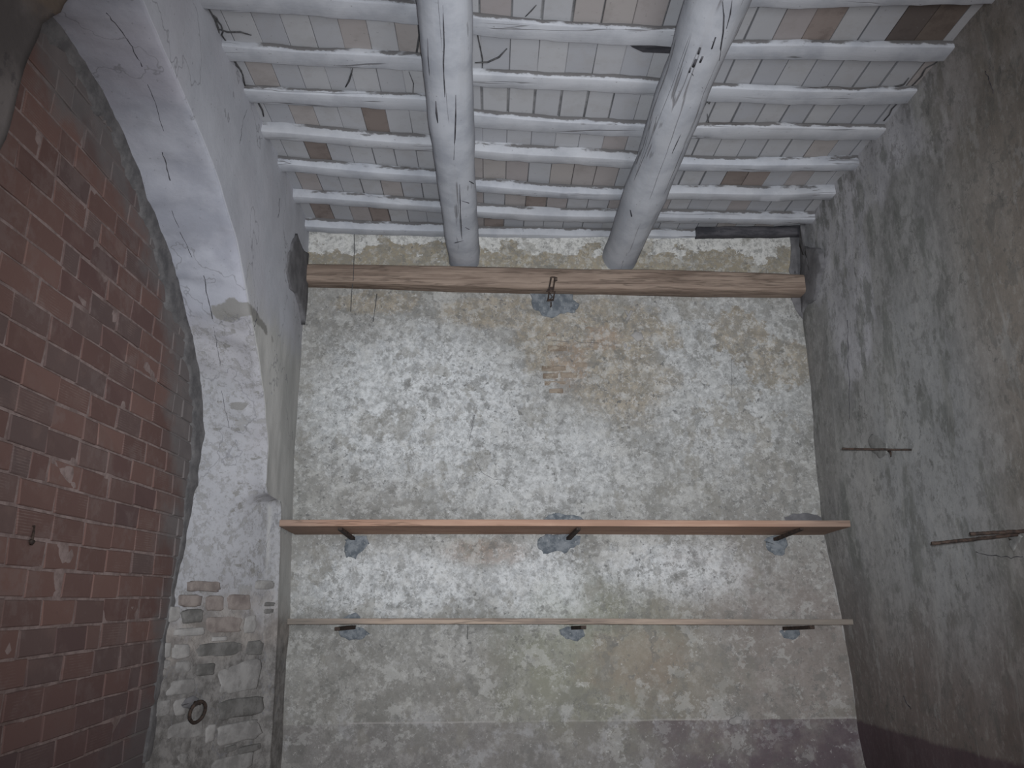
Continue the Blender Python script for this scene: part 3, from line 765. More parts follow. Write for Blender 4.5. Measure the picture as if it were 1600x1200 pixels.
# dark cement left where the lintel enters the side wall
slab_poly('mortar_patch', [pix(x, y, 0, -1.468) for x, y in ((464, 366), (456, 384), (450, 400), (447, 423), (453, 450), (463, 460), (470, 478), (476, 507), (480, 470), (480, 425), (482, 398), (472, 388))],
          (1, 0, 0), 0.009, MAT['darkpatch'], wall_left, 0.014, 4, 17, dome=0.1)

# rubble stones of the jamb
jA = Vector((XB, 4.67, 0)); jB = Vector((XL, 5.475, 0))
jt = (jB - jA).normalized(); jn = Vector((jt.y, -jt.x, 0))            # faces the room
if jn.y > 0: jn = -jn
def jamb(px, py):
    d = ROT @ Vector((px - 800, -(py - 600), -F_PX)); t = (jA - EYE).dot(jn) / d.dot(jn); return EYE + d * t
def stone(x0, y0, x1, y1, mat='stone', proud=0.012, seed=0.0):
    cs = [jamb(x0, y0), jamb(x1, y0), jamb(x1, y1), jamb(x0, y1)]
    c = sum(cs, Vector()) / 4
    hw = ((cs[1] - cs[0]).length + (cs[2] - cs[3]).length) / 4; hh = (cs[0] - cs[3]).length / 2
    vs = []; n = 20
    for s, h in ((1.0, -0.05), (1.0, proud * 0.1), (0.93, proud * 0.7), (0.80, proud), (0.4, proud * 1.15)):
        for k in range(n):
            a = 2 * math.pi * (k + 0.5) / n; ca, sa = math.cos(a), math.sin(a)
            e = 0.42
            u = math.copysign(abs(ca) ** e, ca); v = math.copysign(abs(sa) ** e, sa)
            j = 0.96 + 0.2 * fbm((u + seed, v, seed), 1.7, seed)
            p = c + jt * (u * hw * s * j) + Vector((0, 0, 1)) * (v * hh * s * j)
            vs.append(p + jn * (h + (0.006 * fbm(p, 14, seed) if s < 1 else 0)))
    vs.append(c + jn * proud * 1.15)
    fs = grid_faces(5, n, True); b = 4 * n
    fs += [(b + k, b + (k + 1) % n, 5 * n) for k in range(n)]
    return obj('stone', vs, fs, MAT[mat], wall_left)
for i, a in enumerate([
    (338, 1031, 408, 1085), (341, 1089, 413, 1121, 'stone_dark'), (338, 1127, 406, 1161), (328, 1179, 396, 1208), (257, 1060, 307, 1086),
    (272, 1032, 297, 1052), (249, 1031, 266, 1051), (304, 1037, 336, 1056, 'stone_dark'), (268, 1006, 298, 1029, 'stone_pale'), (254, 1003, 267, 1028, 'stone_pale'),
    (306, 1004, 380, 1026, 'stone_dark'), (330, 994, 356, 1002, 'stone_pale'), (271, 981, 319, 994, 'stone_pale'), (264, 947, 281, 971, 'stone_pale'),
    (282, 929, 316, 949, 'stone_red'), (380, 960, 401, 990, 'stone_pale'), (323, 962, 377, 990, 'stone_red'), (239, 1092, 265, 1121), (268, 1091, 291, 1118),
    (255, 1126, 318, 1157), (240, 1124, 254, 1153, 'stone_pale'), (320, 1132, 336, 1160, 'stone_pale'), (228, 1163, 292, 1172, 'stone_pale'),
    (349, 1165, 369, 1175, 'stone_dark'), (372, 1164, 407, 1176, 'stone_dark'), (284, 951, 318, 974, 'stone_dark'), (385, 1000, 412, 1024, 'stone_dark'),
    (396, 906, 428, 922), (322, 930, 350, 956, 'stone_red'), (356, 928, 392, 954, 'stone_red'), (412, 926, 430, 937, 'stone_dark'), (411, 940, 430, 948, 'stone_dark'), (410, 951, 429, 959, 'stone_dark'),
    (295, 908, 345, 925, 'stone_red'), (228, 1178, 290, 1206)]):
    stone(a[0], a[1], a[2], a[3], a[4] if len(a) > 4 else 'stone', 0.005 + 0.009 * ((i * 37) % 10) / 10, seed=i * 1.7 + 1)

# ------------------------------------------------------------------ floor
vs = [(-2.4, -1.2, 0), (2.95, -1.2, 0), (2.95, 6.0, 0), (-2.4, 6.0, 0), (-2.4, -1.2, -0.1), (2.95, -1.2, -0.1), (2.95, 6.0, -0.1), (-2.4, 6.0, -0.1)]
floor = obj('floor', vs, [(0, 1, 2, 3), (4, 7, 6, 5), (0, 4, 5, 1), (1, 5, 6, 2), (2, 6, 7, 3), (3, 7, 4, 0)], MAT['floor'], smooth=False, origin=(0, 0, 0))
tag(floor, 'worn terracotta floor below the shelves', 'floor', kind='structure')

# ------------------------------------------------------------------ ceiling: bed, then each tile
vs = []
for j in range(41):
    for i in range(31):
        x = -2.3 + 5.2 * i / 30; y = -1.2 + 7.2 * j / 40
        vs.append((x, y, ZT + 0.022 + 0.004 * nz((x, y, 0), 3)))
b = len(vs); vs += [(-2.3, -1.2, ZT + 0.2), (2.9, -1.2, ZT + 0.2), (2.9, 6.0, ZT + 0.2), (-2.3, 6.0, ZT + 0.2)]
fs = grid_faces(41, 31) + [(b, b + 1, b + 2, b + 3)]
ceiling = obj('ceiling', vs, fs, MAT['slab'], origin=(0, 0, 0))
tag(ceiling, 'tiled ceiling resting on whitewashed joists', 'ceiling', kind='structure')

# front faces of the joists at the two ends of each bay, from the back wall outward
BAYS = {
    'left':   (-1.56, -0.22, [(5.57, 5.66), (5.115, 5.27), (4.675, 4.84), (4.285, 4.425), (3.905, 4.01), (3.535, 3.65), (3.13, 3.26), (2.75, 2.86), (2.38, 2.46)]),
    'middle': (-0.22, 1.08, [(5.685, 5.72), (5.32, 5.395), (4.93, 5.06), (4.46, 4.60), (4.12, 4.255), (3.735, 3.83), (3.30, 3.41), (2.92, 3.0), (2.52, 2.58)]),
    'right':  (1.08, 2.66, [(5.70, 5.72), (5.395, 5.40), (5.03, 5.00), (4.63, 4.625), (4.255, 4.24), (3.865, 3.86), (3.50, 3.47), (3.10, 3.06), (2.70, 2.66)]),
}
JW, JH = 0.100, 0.076
tilev = {}
def tile_mesh(w, d, mat, seed):
    rr = random.Random(seed); bm = bmesh.new(); bmesh.ops.create_cube(bm, size=1.0)
    for v in bm.verts:
        v.co = Vector((v.co.x * w + rr.uniform(-.002, .002), v.co.y * d, v.co.z * 0.03 + (rr.uniform(-.002, .002) if v.co.z < 0 else 0)))
    bmesh.ops.bevel(bm, geom=[e for e in bm.edges if all(v.co.z < 0 for v in e.verts)], offset=0.003, segments=1, affect='EDGES')
    me = from_bm('tile', bm); me.materials.append(MAT[mat]); return me
bare = {}
for px, py, kind in ((590, 186, 'tile_bare'), (491, 228, 'tile_bare'), (635, 60, 'tile_pink'), (1270, 36, 'tile_dark'), (1306, 38, 'tile_bare'), (1402, 42, 'tile_dark'), (1425, 42, 'tile_dark'),
                     (1448, 42, 'tile_dark'), (1140, 281, 'tile_bare'), (1170, 281, 'tile_bare'), (760, 262, 'tile_pink'), (795, 266, 'tile_pink'), (820, 310, 'tile_pink'), (852, 313, 'tile_bare'),
                     (884, 315, 'tile_pink'), (778, 347, 'tile_bare'), (545, 320, 'tile_pink'), (588, 325, 'tile_bare'), (508, 322, 'tile_bare'), (940, 232, 'tile_pink'), (970, 236, 'tile_pink'),
                     (905, 20, 'tile_pink'), (955, 20, 'tile_pink'), (1470, 60, 'tile_dark'), (890, 275, 'tile_pink'), (925, 278, 'tile_pink'), (1190, 350, 'tile_pink'), (575, 50, 'tile_pink')):
    p = pix(px, py, 2, ZT); bare[(p.x, p.y)] = kind
TW = 0.1535
count = 0
for bay, (x0, x1, rows) in BAYS.items():
    n = round((x1 - x0) / TW); w = (x1 - x0) / n
    for r in range(len(rows)):
        sh = random.uniform(-0.03, 0.03)
        for k in range(n):
            xa = x0 + w * (k + 0.5)
            t = (xa - x0) / (x1 - x0)
            ynear = rows[r][0] + (rows[r][1] - rows[r][0]) * t + JW / 2
            yfar = (rows[r - 1][0] + (rows[r - 1][1] - rows[r - 1][0]) * t + JW / 2) if r else 5.86
            if yfar - ynear < 0.12: continue
            yc = (ynear + yfar) / 2; dd = yfar - ynear - 0.004
            kind = 'tile'
            for (bxp, byp), kd in bare.items():
                if abs(bxp - xa) < w / 2 and abs(byp - yc) < dd / 2: kind = kd
            if kind == 'tile' and random.random() < 0.07: kind = 'tile_pink'
            gap = 0.0012 if r > 3 else random.choice((0.003, 0.004, 0.006))
            key = (round(dd, 2), kind, count % 3, r > 3)
            if key not in tilev: tilev[key] = tile_mesh(w - gap, key[0], kind, count)
            o = bpy.data.objects.new('tile', tilev[key]); COL.objects.link(o); o.parent = ceiling
            o.location = (xa, yc, ZT + 0.015 + random.uniform(-0.002, 0.003) + (0 if True else 0))
            sl = math.atan2(rows[r][1] - rows[r][0], x1 - x0)
            o.rotation_euler = (random.uniform(-.006, .006), random.uniform(-.01, .01), 0)
            count += 1
print('tiles', count)

# ------------------------------------------------------------------ timbers
lp = [(-1.6, 4.003, 0.150), (-1.0, 3.995, 0.158), (-0.345, 3.974, 0.176), (0.474, 3.961, 0.176), (1.5, 3.948, 0.182), (2.2, 3.935, 0.165), (2.62, 3.924, 0.152)]
vs = []; LS = 70
for i in range(LS + 1):
    x = -1.6 + 4.22 * i / LS
    zc = interp([(a, b_) for a, b_, c in lp], x); h = interp([(a, c) for a, b_, c in lp], x)
    sec = rrect(0.17, h, 0.028, 4)
    for (u, v) in sec:
        p = Vector((x, 5.69 + u, zc + v)); p += Vector((0, u, v)).normalized() * 0.006 * fbm((x * 0.6, p.y * 3, p.z * 3), 2.6, 5)
        vs.append(p)
n = len(sec)
lintel = obj('lintel_beam', vs, grid_faces(LS + 1, n, True) + [tuple(range(n)), tuple(range(LS * n, (LS + 1) * n))[::-1]], MAT['lintel'])
tag(lintel, 'bare brown timber laid along the top of the back wall under the ceiling beams', 'beam')

# hewn, nearly square beam on the left; round log on the right
sq = [(0.123, -0.06), (0.128, 0.05), (0.118, 0.16), (-0.118, 0.16), (-0.128, 0.05), (-0.125, -0.055), (-0.100, -0.098), (-0.045, -0.122), (0.03, -0.128), (0.092, -0.105)]
vs, fs = timber('Y', (-0.205, 0.2, 4.215), (-0.228, 5.84, 4.197), sq, 60, 0.014, 1.7, 3.0, lambda t: Vector((0.012 * math.sin(t * 7), 0, 0.006 * math.sin(t * 5 + 1))))
beam1 = obj('ceiling_beam', vs, fs, MAT['beam'])
beam1_shape = (vs, fs)
tag(beam1, 'squared whitewashed ceiling beam with long cracks, left of the two', 'beam', 'ceiling beams')
rd = [(0.142 * math.cos(a), 0.142 * math.sin(a)) for a in [2 * math.pi * k / 16 for k in range(16)]]
vs, fs = timber('Y', (1.128, 0.2, 4.235), (1.045, 5.84, 4.217), rd, 60, 0.02, 1.5, 8.0, lambda t: Vector((0.022 * math.sin(t * 6.5 + 2.1), 0, 0.008 * math.sin(t * 5))))
beam2 = obj('ceiling_beam', vs, fs, MAT['beam'])
beam2_shape = (vs, fs)
tag(beam2, 'round whitewashed log beam under the ceiling, right of the two', 'beam', 'ceiling beams')

from mathutils.bvhtree import BVHTree
def on_shape(tree, px, py):
    d = (ROT @ Vector((px - 800, -(py - 600), -F_PX))).normalized()
    h = tree.ray_cast(EYE, d); return h[0]
for par, shape, lines in (
    (beam1, beam1_shape, [([(692, 8), (693, 40), (694, 70), (693, 100), (694, 128), (695, 152)], .0032), ([(712, 148), (712, 180), (711, 212), (709, 250)], .0042),
                          ([(718, 288), (719, 315), (720, 345), (722, 374)], .0038), ([(681, 158), (682, 176), (684, 192)], .007), ([(700, 381), (712, 379), (724, 376)], .0045),
                          ([(719, 313), (732, 317), (744, 323)], .0038), ([(722, 352), (732, 358), (744, 360)], .0034), ([(733, 283), (740, 287), (745, 284)], .0034), ([(668, 60), (669, 90), (671, 118)], .0028)]),
    (beam2, beam2_shape, [([(1129, 2), (1131, 25), (1130, 50), (1126, 75), (1124, 95)], .004), ([(1144, 0), (1141, 22), (1135, 45)], .0034), ([(1072, 96), (1082, 116), (1098, 138), (1110, 146)], .0026),
                          ([(1094, 74), (1091, 84)], .006), ([(1088, 92), (1083, 104)], .008), ([(1079, 106), (1077, 113)], .005), ([(1098, 88), (1094, 97)], .006), ([(1066, 205), (1058, 222), (1050, 240)], .0036),
                          ([(985, 328), (987, 338)], .005), ([(1118, 58), (1112, 76)], .004)])):
    tree = BVHTree.FromPolygons([tuple(v) for v in shape[0]], shape[1])
    for pts, r in lines:
        q = [on_shape(tree, *p) for p in pts]; q = [p for p in q if p is not None and p.y < 5.9]
        if len(q) < 2: continue
        cv, cf = tube(q, [r * (0.35 if i in (0, len(q) - 1) and len(q) > 2 else 1) for i in range(len(q))], 5)
        obj('crack', cv, cf, MAT['charred'], par)

ORD = ['first', 'second', 'third', 'fourth', 'fifth', 'sixth', 'seventh', 'eighth', 'ninth']
LOOK = {('left', 1): 'dark soot along its top edge', ('left', 2): 'black crust at its wall end', ('left', 3): 'smudged top edge', ('middle', 1): 'flaking white paint', ('middle', 2): 'paint worn off in its middle',
        ('middle', 4): 'ragged dark line on top', ('right', 1): 'crusty white edge', ('right', 2): 'clean white face'}
for bay, (x0, x1, rows) in BAYS.items():
    for r, (ya, yb) in enumerate(rows):
        xs, xe = x0 - (0.0 if bay != 'left' else 0.0), x1
        if bay == 'right' and r == 0: xe = 1.72
        k = {'left': 1, 'middle': 2, 'right': 3}[bay]
        yb2 = ya + (yb - ya) * (xe - x0) / (x1 - x0)
        rr = random.Random(k * 40 + r)
        jw, jh = JW + rr.uniform(-.012, .014) + (0.02 if r > 3 else 0), (JH if r < 4 else 0.044) + rr.uniform(-.006, .008)
        a = Vector((xs, ya + jw / 2, ZT - jh / 2 + 0.002)); b_ = Vector((xe, yb2 + jw / 2, ZT - jh / 2 + 0.002))
        sag = rr.uniform(0.002, 0.012)
        vs, fs = timber('X', a, b_, rrect(jw, jh, 0.006 + rr.uniform(0, .004), 3), 44, 0.008, 5.0, k * 11 + r * 3.1,
                        lambda t, s=sag, q=rr.uniform(0, 6): Vector((0, 0.010 * math.sin(t * 5 + q), -s * math.sin(math.pi * t))))
        o = obj('ceiling_joist', vs, fs, MAT['joist']); o.data.set_sharp_from_angle(angle=math.radians(30))
        look = LOOK.get((bay, r))
        tag(o, f'whitewashed joist{" with " + look if look else ""}, {ORD[r]} from back wall, {bay} ceiling bay', 'joist', f'ceiling joists of the {bay} bay')
# unpainted piece that carries on from the short joist in the right bay
vs, fs = timber('X', (1.70, 5.70, ZT - 0.052), (2.66, 5.69, ZT - 0.036), rrect(0.09, 0.085, 0.02, 3), 30, 0.010, 4.5, 77)
tag(obj('ceiling_joist', vs, fs, MAT['charred']), 'dark unpainted joist end above the lintel in the right-hand corner', 'joist')

# ------------------------------------------------------------------ shelves
def shelf(name, mat, xa, xb, za, zb, rise, th, yf, label):
    """plank from x = xa to xb; za, zb = height of its underside at the two ends, rise = how much its front is higher"""
    vs = []; n = 40
    for i in range(n + 1):
        t = i / n; x = xa + (xb - xa) * t; z = za + (zb - za) * t + 0.003 * math.sin(t * 5)
        f = yf + 0.004 * fbm((x, 0, 0), 2, 3)
        for (y, dz) in ((D + 0.005, 0), (f + 0.003, rise), (f, rise + 0.004), (f, rise + th - 0.004), (f + 0.003, rise + th), (D + 0.005, th)):
            vs.append((x, y, z + dz))
    fs = grid_faces(n + 1, 6, True) + [tuple(range(6)), tuple(range(n * 6, n * 6 + 6))[::-1]]
    o = obj(name, vs, fs, MAT[mat], smooth=False)
    return tag(o, label, 'shelf')
shelf('wall_shelf', 'shelf', -1.445, 2.505, 1.962, 1.944, 0.022, 0.044, 5.31, 'upper shelf, long orange-brown plank on iron brackets against the back wall')
shelf('wall_shelf', 'shelf_grey', -1.345, 2.44, 1.331, 1.302, 0.012, 0.037, 5.31, 'lower shelf, long grey-brown plank seen edge-on on the back wall')

def bracket(name, base, tip, w, h, label, group, dips=0.0):
    base, tip = Vector(base), Vector(tip); d = (tip - base).normalized(); s = d.cross(Vector((0, 0, 1))).normalized(); u = s.cross(d)
    vs = []; n = 10
    b0 = base - d * 0.06
    for i in range(n + 1):
        c = b0.lerp(tip, i / n)
        for (a, b_) in ((1, 1), (-1, 1), (-1, -1), (1, -1)):
            k = 1 - 0.15 * i / n
            vs.append(c + s * a * w / 2 * k + u * b_ * h / 2 * k + s * 0.0015 * nz(c, 40))
    fs = grid_faces(n + 1, 4, True) + [(0, 1, 2, 3), (n * 4 + 3, n * 4 + 2, n * 4 + 1, n * 4)]
    o = obj(name, vs, fs, MAT['iron'], smooth=False); return tag(o, label, 'bracket', group)
for (bp, tp, nm) in (((552, 842), (531, 826), 'left'), ((888, 842), (904, 826), 'middle'), ((1211, 843), (1253, 826), 'right')):
    p = pix(*bp, 1, D); q = pix(*tp, 1, 5.36)
    bracket('shelf_bracket', p, q, 0.034, 0.022, f'{nm} iron bracket under the upper shelf', 'brackets under the upper shelf')
for (bp, tp, nm) in (((552, 980), (527, 979), 'left'), ((896, 981), (912, 980), 'middle'), ((1226, 982), (1269, 980), 'right')):
    p = pix(*bp, 1, D); q = pix(*tp, 1, 5.36); p.z = min(p.z, 1.308); q.z = min(q.z, 1.312)
    bracket('shelf_bracket', p, q, 0.04, 0.026, f'{nm} iron bracket under the lower shelf', 'brackets under the lower shelf')

# ------------------------------------------------------------------ iron pegs and small ironwork
def rod(name, a, b_, r, label, cat='peg', group=None, rib=True):
    a, b_ = Vector(a), Vector(b_); n = 30
    pts = [a.lerp(b_, i / n) + Vector((0, 0, 0.002 * nz((i, 0, 0), 0.4, r * 100))) for i in range(n + 1)]
    vs, fs = tube(pts, [r * (1 + (0.14 if rib and i % 2 else 0)) for i in range(n + 1)], 8)
    return tag(obj(name, vs, fs, MAT['iron']), label, cat, group)
p = pix(1316, 701, 1, 4.52); q = pix(1424, 703, 1, 4.52); q = q + (q - p).normalized() * 0.06
rod('iron_peg', p, q, 0.0065, 'thin iron peg standing alone out of the right wall, the farthest one', 'peg', 'iron pegs in the right wall', False)
p = pix(1456, 849, 1, 3.69); q = pix(1586, 836, 1, 3.69); q = q + (q - p).normalized() * 0.06
rod('iron_peg', p, q, 0.008, 'slanting ribbed iron peg in the right wall, the lower of the close pair', 'peg', 'iron pegs in the right wall')
p = pix(1516, 834, 1, 3.50); q = pix(1618, 829, 1, 3.50); q = q + (q - p).normalized() * 0.06
rod('iron_peg', p, q, 0.008, 'ribbed iron peg at the picture edge, the upper of the close pair', 'peg', 'iron pegs in the right wall')
vs, fs = tube([pix(1386, 706, 0, 2.548) + Vector((0.03, 0, 0)), pix(1388, 705, 0, 2.53), pix(1391, 706, 0, 2.51), pix(1392, 710, 0, 2.50), pix(1392, 714, 0, 2.50)], [0.006, 0.006, 0.007, 0.006, 0.004], 6)
tag(obj('bent_nail', vs, fs, MAT['iron']), 'short bent nail in the right wall just below the thin peg', 'nail')
for (pts, nm) in ((((1574, 838), (1584, 832), (1596, 838), (1594, 850), (1584, 862), (1576, 852)), 'mortar_patch'), (((1362, 706), (1358, 690), (1362, 676), (1372, 680), (1384, 694), (1386, 708), (1374, 716)), 'mortar_patch')):
    slab_poly(nm, [pix(x, y, 0, 2.556) for x, y in pts], (-1, 0, 0), 0.003, MAT['peghole'], wall_right, 0.02, 4, pts[0][0], dome=0.2)

# tethering ring on the jamb
rc = jamb(302, 1112) + jn * 0.035
ring_root = bpy.data.objects.new('tethering_ring', None); COL.objects.link(ring_root); ring_root.location = jamb(304, 1098) + jn * 0.01
ring_root.empty_display_size = 0.05
tag(ring_root, 'rusty iron ring hanging from the stone jamb on the left', 'ring')
bpy.context.view_layer.update()
R_ = 0.056; pts = []
for k in range(33):
    a = 2 * math.pi * k / 32
    pts.append(rc + jt * R_ * math.cos(a) + Vector((0, 0, 1.04)) * R_ * math.sin(a) + jn * 0.012 * math.sin(a))
vs, fs = tube(pts, 0.0105, 8, 0.2, False)
obj('ring', vs, fs, MAT['iron'], ring_root)
s0 = jamb(303, 1097)
pts = [s0 + jt * -0.012 - jn * 0.02, s0 - jt * 0.012 + jn * 0.03, s0 + jn * 0.052 - Vector((0, 0, .006)), s0 + jt * 0.012 + jn * 0.03, s0 + jt * 0.012 - jn * 0.02]
vs, fs = tube(pts, 0.010, 6); obj('staple', vs, fs, MAT['iron'], ring_root)
stain = [jamb(x, y) for x, y in ((278, 1100), (288, 1093), (300, 1088), (310, 1092), (306, 1102), (294, 1107), (282, 1107))]
slab_poly('mortar_patch', stain, jn, 0.016, MAT['darkpatch'], wall_left, 0.01, 3, 23, dome=0.3)

# bent iron nail between the bricks on the left
p0 = pix(54, 822, 0, XB + 0.01); p1 = pix(50, 846, 0, XB + 0.03)
nr = bpy.data.objects.new('iron_spike', None); COL.objects.link(nr); nr.location = p1; nr.empty_display_size = 0.03
tag(nr, 'thin iron spike hanging down the red brick infill', 'nail')
vs, fs = tube([p0 + Vector((-0.05, 0, 0)), p0, p0.lerp(p1, 0.5), p1], [0.004, 0.004, 0.005, 0.006], 6); obj('shank', vs, fs, MAT['iron'], nr)
vs, fs = tube([p1 + Vector((0, -0.011, 0.004)), p1 + Vector((0, 0, -0.006)), p1 + Vector((0, 0.011, 0.002))], [0.007, 0.011, 0.007], 6); obj('head', vs, fs, MAT['iron'], nr)

# iron strap in front of the lintel: two bars, a loop on top, a square collar and a tail
sr = bpy.data.objects.new('iron_strap', None); COL.objects.link(sr); sr.empty_display_size = 0.05
sr.location = pix(861, 480, 1, 5.59)
tag(sr, 'rusty iron strap and hook fixed over the bare lintel timber', 'hook')
def L(x, y, Y=5.585): return pix(x, y, 1, Y)
for a, b_ in (((861, 435), (857, 456)), ((867, 435), (864, 456))):
    vs, fs = tube([L(*a), L(*b_)], 0.0062, 6); obj('bar', vs, fs, MAT['iron'], sr)
vs, fs = tube([L(860, 434), L(863, 433), L(867, 433.5), L(870, 434), L(870, 438), L(867, 439)], [0.006] * 6, 6); obj('loop', vs, fs, MAT['iron'], sr)
def plate(name, pts, y0, y1):
    n = len(pts); vs = [L(x, y, y0) for x, y in pts] + [L(x, y, y1) for x, y in pts]
    fs = [tuple(range(n)), tuple(range(n, 2 * n))[::-1]] + [(k, (k + 1) % n, n + (k + 1) % n, n + k) for k in range(n)]
    return obj(name, vs, fs, MAT['iron'], sr, False)
plate('collar', ((853, 456), (858, 448), (865, 448), (864, 456)), 5.585, 5.61)
for a, b_ in (((858, 456), (856, 470)), ((867, 455), (864, 470))):
    vs, fs = tube([L(*a, 5.62), L(*b_, 5.66)], 0.006, 6); obj('bar', vs, fs, MAT['iron'], sr)
plate('washer', ((854, 471), (856, 467), (865, 467), (863, 471)), 5.655, 5.68)
vs, fs = tube([L(859, 458, 5.62), L(863, 464, 5.64), L(858, 470, 5.66)], 0.004, 6); obj('pin', vs, fs, MAT['iron'], sr)
vs, fs = tube([L(861, 472, 5.68), L(861, 478, 5.70), L(860, 481, 5.75)], [0.006, 0.006, 0.004], 6); obj('tail', vs, fs, MAT['iron'], sr)

# ------------------------------------------------------------------ strings, cobwebs, bark
def strand(name, pts, r, label, cat, mat='web', group=None):
    vs, fs = tube(pts, r, 5); return tag(obj(name, vs, fs, MAT[mat]), label, cat, group)
strand('string', [pix(553, 358, 1, D - 0.012)] + [pix(x, y, 1, Y) for x, y, Y in ((554, 385, 5.72), (553, 409, 5.605), (552, 437, 5.60), (550, 452, 5.70), (548, 487, D - 0.012))], 0.0028,
       'thin dark string hanging across the left end of the bare lintel timber', 'string')
strand('string', [pix(x, y, 1, D - 0.012) for x, y in ((589, 459), (587, 475), (585, 490), (583, 503))], 0.003, 'short dark string hanging on the plaster below the lintel', 'string')
strand('wire', [pix(731, 977, 1, 5.70), pix(730.5, 990, 1, 5.71), pix(730, 999, 1, D - 0.012)], 0.0022, 'short wire hanging under the lower shelf', 'wire')
def cz_(x, y, z=ZT - 0.006): return pix(x, y, 2, z)
WEBS = [
    ([(551, 107), (548, 118), (545, 127), (540, 136)], 0.006, 'thick dusty cobweb strand dangling in the left bay of the ceiling'),
    ([(653, 38), (655, 55), (652, 75), (649, 92), (644, 108)], 0.006, 'dark cobweb strand along the left side of the squared beam'),
    ([(639, 112), (646, 130), (645, 148)], 0.0035, 'fine cobweb strand ending on a joist beside the squared beam'),
    ([(738, 18), (743, 40), (749, 68), (754, 92), (754, 106)], 0.004, 'long cobweb strand down the right side of the squared beam'),
    ([(742, 98), (762, 97), (780, 89), (792, 76)], 0.006, 'curved cobweb strand on the tiles right of the squared beam'),
    ([(838, 8), (830, 17), (821, 26)], 0.004, 'short slanting cobweb strand on the tiles in the middle bay'),
    ([(340, 45), (356, 50), (376, 50), (393, 55)], 0.005, 'cobweb strand stuck at the upper left wall edge'),
    ([(325, 12), (336, 30), (341, 44), (342, 60), (350, 74)], 0.006, 'sooty cobweb running down the edge between left wall and ceiling'),
    ([(352, 76), (364, 92), (375, 108), (380, 118)], 0.005, 'cobweb fringe lower along the left wall and ceiling edge'),
    ([(384, 140), (398, 150), (410, 172), (412, 182)], 0.006, 'cobweb bridging the left wall and the joist end'),
    ([(1380, 137), (1396, 136), (1412, 132), (1420, 122)], 0.006, 'tangled cobweb at the right wall end of a joist'),
    ([(1105, 178), (1107, 190), (1108, 206)], 0.004, 'small cobweb strand beside the round beam'),
    ([(1112, 152), (1108, 162), (1104, 158), (1101, 166)], 0.005, 'hooked cobweb strand touching the right flank of the round beam'),
    ([(1124, 0), (1130, 18), (1131, 40), (1127, 60)], None, ''),
]
for pts, r, lab in WEBS:
    if r is None: continue
    strand('cobweb', [cz_(x, y) for x, y in pts], [r * (0.6 if i in (0, len(pts) - 1) else 1) for i in range(len(pts))], lab, 'cobweb', group='cobwebs on the ceiling')
def ragged(pts, z, seed):
    out = []
    q = [cz_(x, y, z) for x, y in pts]
    for a, b_ in zip(q, q[1:]):
        for k in range(6):
            p = a.lerp(b_, k / 6); out.append(p + Vector((0.018 * nz((k, seed, p.y * 9), 2.3), 0.0, -0.006 - 0.012 * abs(nz((p.y * 14, seed, 1), 1.7)))))
    return out
q = ragged([(338, 22), (350, 52), (368, 92), (386, 140)], ZT, 1)
strand('cobweb', q, [0.0035 + 0.003 * abs(nz((i, 2, 1), 1.3)) for i in range(len(q))], 'ragged dusty line in the upper half of the left wall and ceiling edge', 'cobweb', group='cobwebs on the ceiling')
q = ragged([(1478, 84), (1450, 105), (1418, 140), (1372, 196)], ZT, 5)
strand('cobweb', q, [0.0035 + 0.003 * abs(nz((i, 7, 1), 1.3)) for i in range(len(q))], 'ragged dusty line along the right wall and ceiling edge', 'cobweb', group='cobwebs on the ceiling')

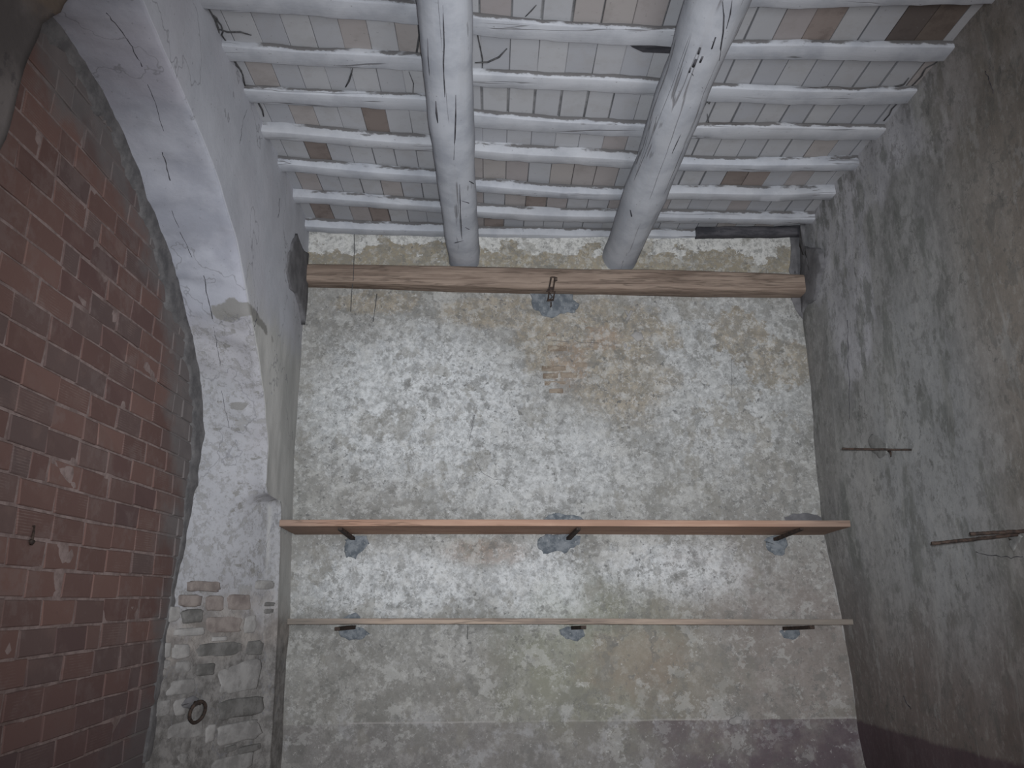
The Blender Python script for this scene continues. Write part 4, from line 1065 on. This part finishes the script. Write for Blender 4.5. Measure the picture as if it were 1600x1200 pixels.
def wall_cracks(wall, lines, eye=EYE):
    me = wall.data; me.calc_loop_triangles()
    tree = BVHTree.FromPolygons([tuple(v.co) for v in me.vertices], [tuple(p.vertices) for p in me.polygons])
    for pts, r in lines:
        q = [on_shape(tree, *p) for p in pts]; q = [p for p in q if p is not None]
        if len(q) < 3: continue
        fine_ = []
        for a, b_ in zip(q, q[1:]):
            for k in range(4):
                p = a.lerp(b_, k / 4); d = (p - EYE).normalized()
                h = tree.ray_cast(EYE, (p + 0.010 * Vector((nz(p, 30, r * 999), nz(p, 30, 4), nz(p, 30, 9))) - EYE).normalized())[0]
                fine_.append(h or p)
        fine_.append(q[-1]); n = len(fine_)
        cv, cf = tube(fine_, [r * (0.4 + 0.6 * abs(math.sin(i * 1.9 + r * 500))) for i in range(n)], 5)
        obj('crack', cv, cf, MAT['charred'], wall)
wall_cracks(wall_left, [([(166, 18), (186, 44), (206, 74), (222, 104)], .0024), ([(254, 238), (259, 258), (266, 282)], .003), ([(232, 132), (246, 168), (256, 205)], .0016),
                        ([(268, 330), (282, 362), (300, 402)], .0018), ([(318, 430), (324, 462), (332, 498)], .003), ([(334, 510), (340, 540), (344, 572)], .0018),
                        ([(402, 480), (401, 496), (397, 510)], .004), ([(346, 610), (352, 640), (358, 668)], .0016), ([(437, 310), (436, 325), (434, 340)], .003), ([(386, 170), (378, 195), (374, 225)], .0016)])
wall_cracks(wall_right, [([(1324, 500), (1325, 560), (1327, 610), (1328, 655)], .003), ([(1540, 110), (1546, 128), (1552, 146)], .003), ([(1524, 862), (1550, 868), (1580, 872), (1598, 870)], .0024), ([(1412, 1088), (1418, 1100), (1424, 1108)], .004)])
wall_cracks(wall_back, [([(744, 640), (738, 662), (733, 690)], .002), ([(862, 532), (900, 534), (936, 536)], .0018), ([(1142, 560), (1144, 590), (1143, 620)], .0016), ([(742, 718), (752, 738), (770, 748), (790, 750)], .0016)])

# strip of lifted bark on the joist beside the round beam
vs = []; poly = [(974, 63), (985, 64), (1010, 68), (1040, 70), (1056, 71), (1054, 84), (1030, 83), (1005, 82), (988, 74)]
top = [pix(x, y, 2, ZT - 0.012) for x, y in poly]; n = len(top)
vs = top + [p + Vector((0, 0, 0.03)) for p in top]
fs = [tuple(range(n)), tuple(range(n, 2 * n))[::-1]] + [(k, (k + 1) % n, n + (k + 1) % n, n + k) for k in range(n)]
tag(obj('bark_strip', vs, fs, MAT['charred'], smooth=False), 'dark strip of bare bark on the ceiling left of the round beam', 'bark')
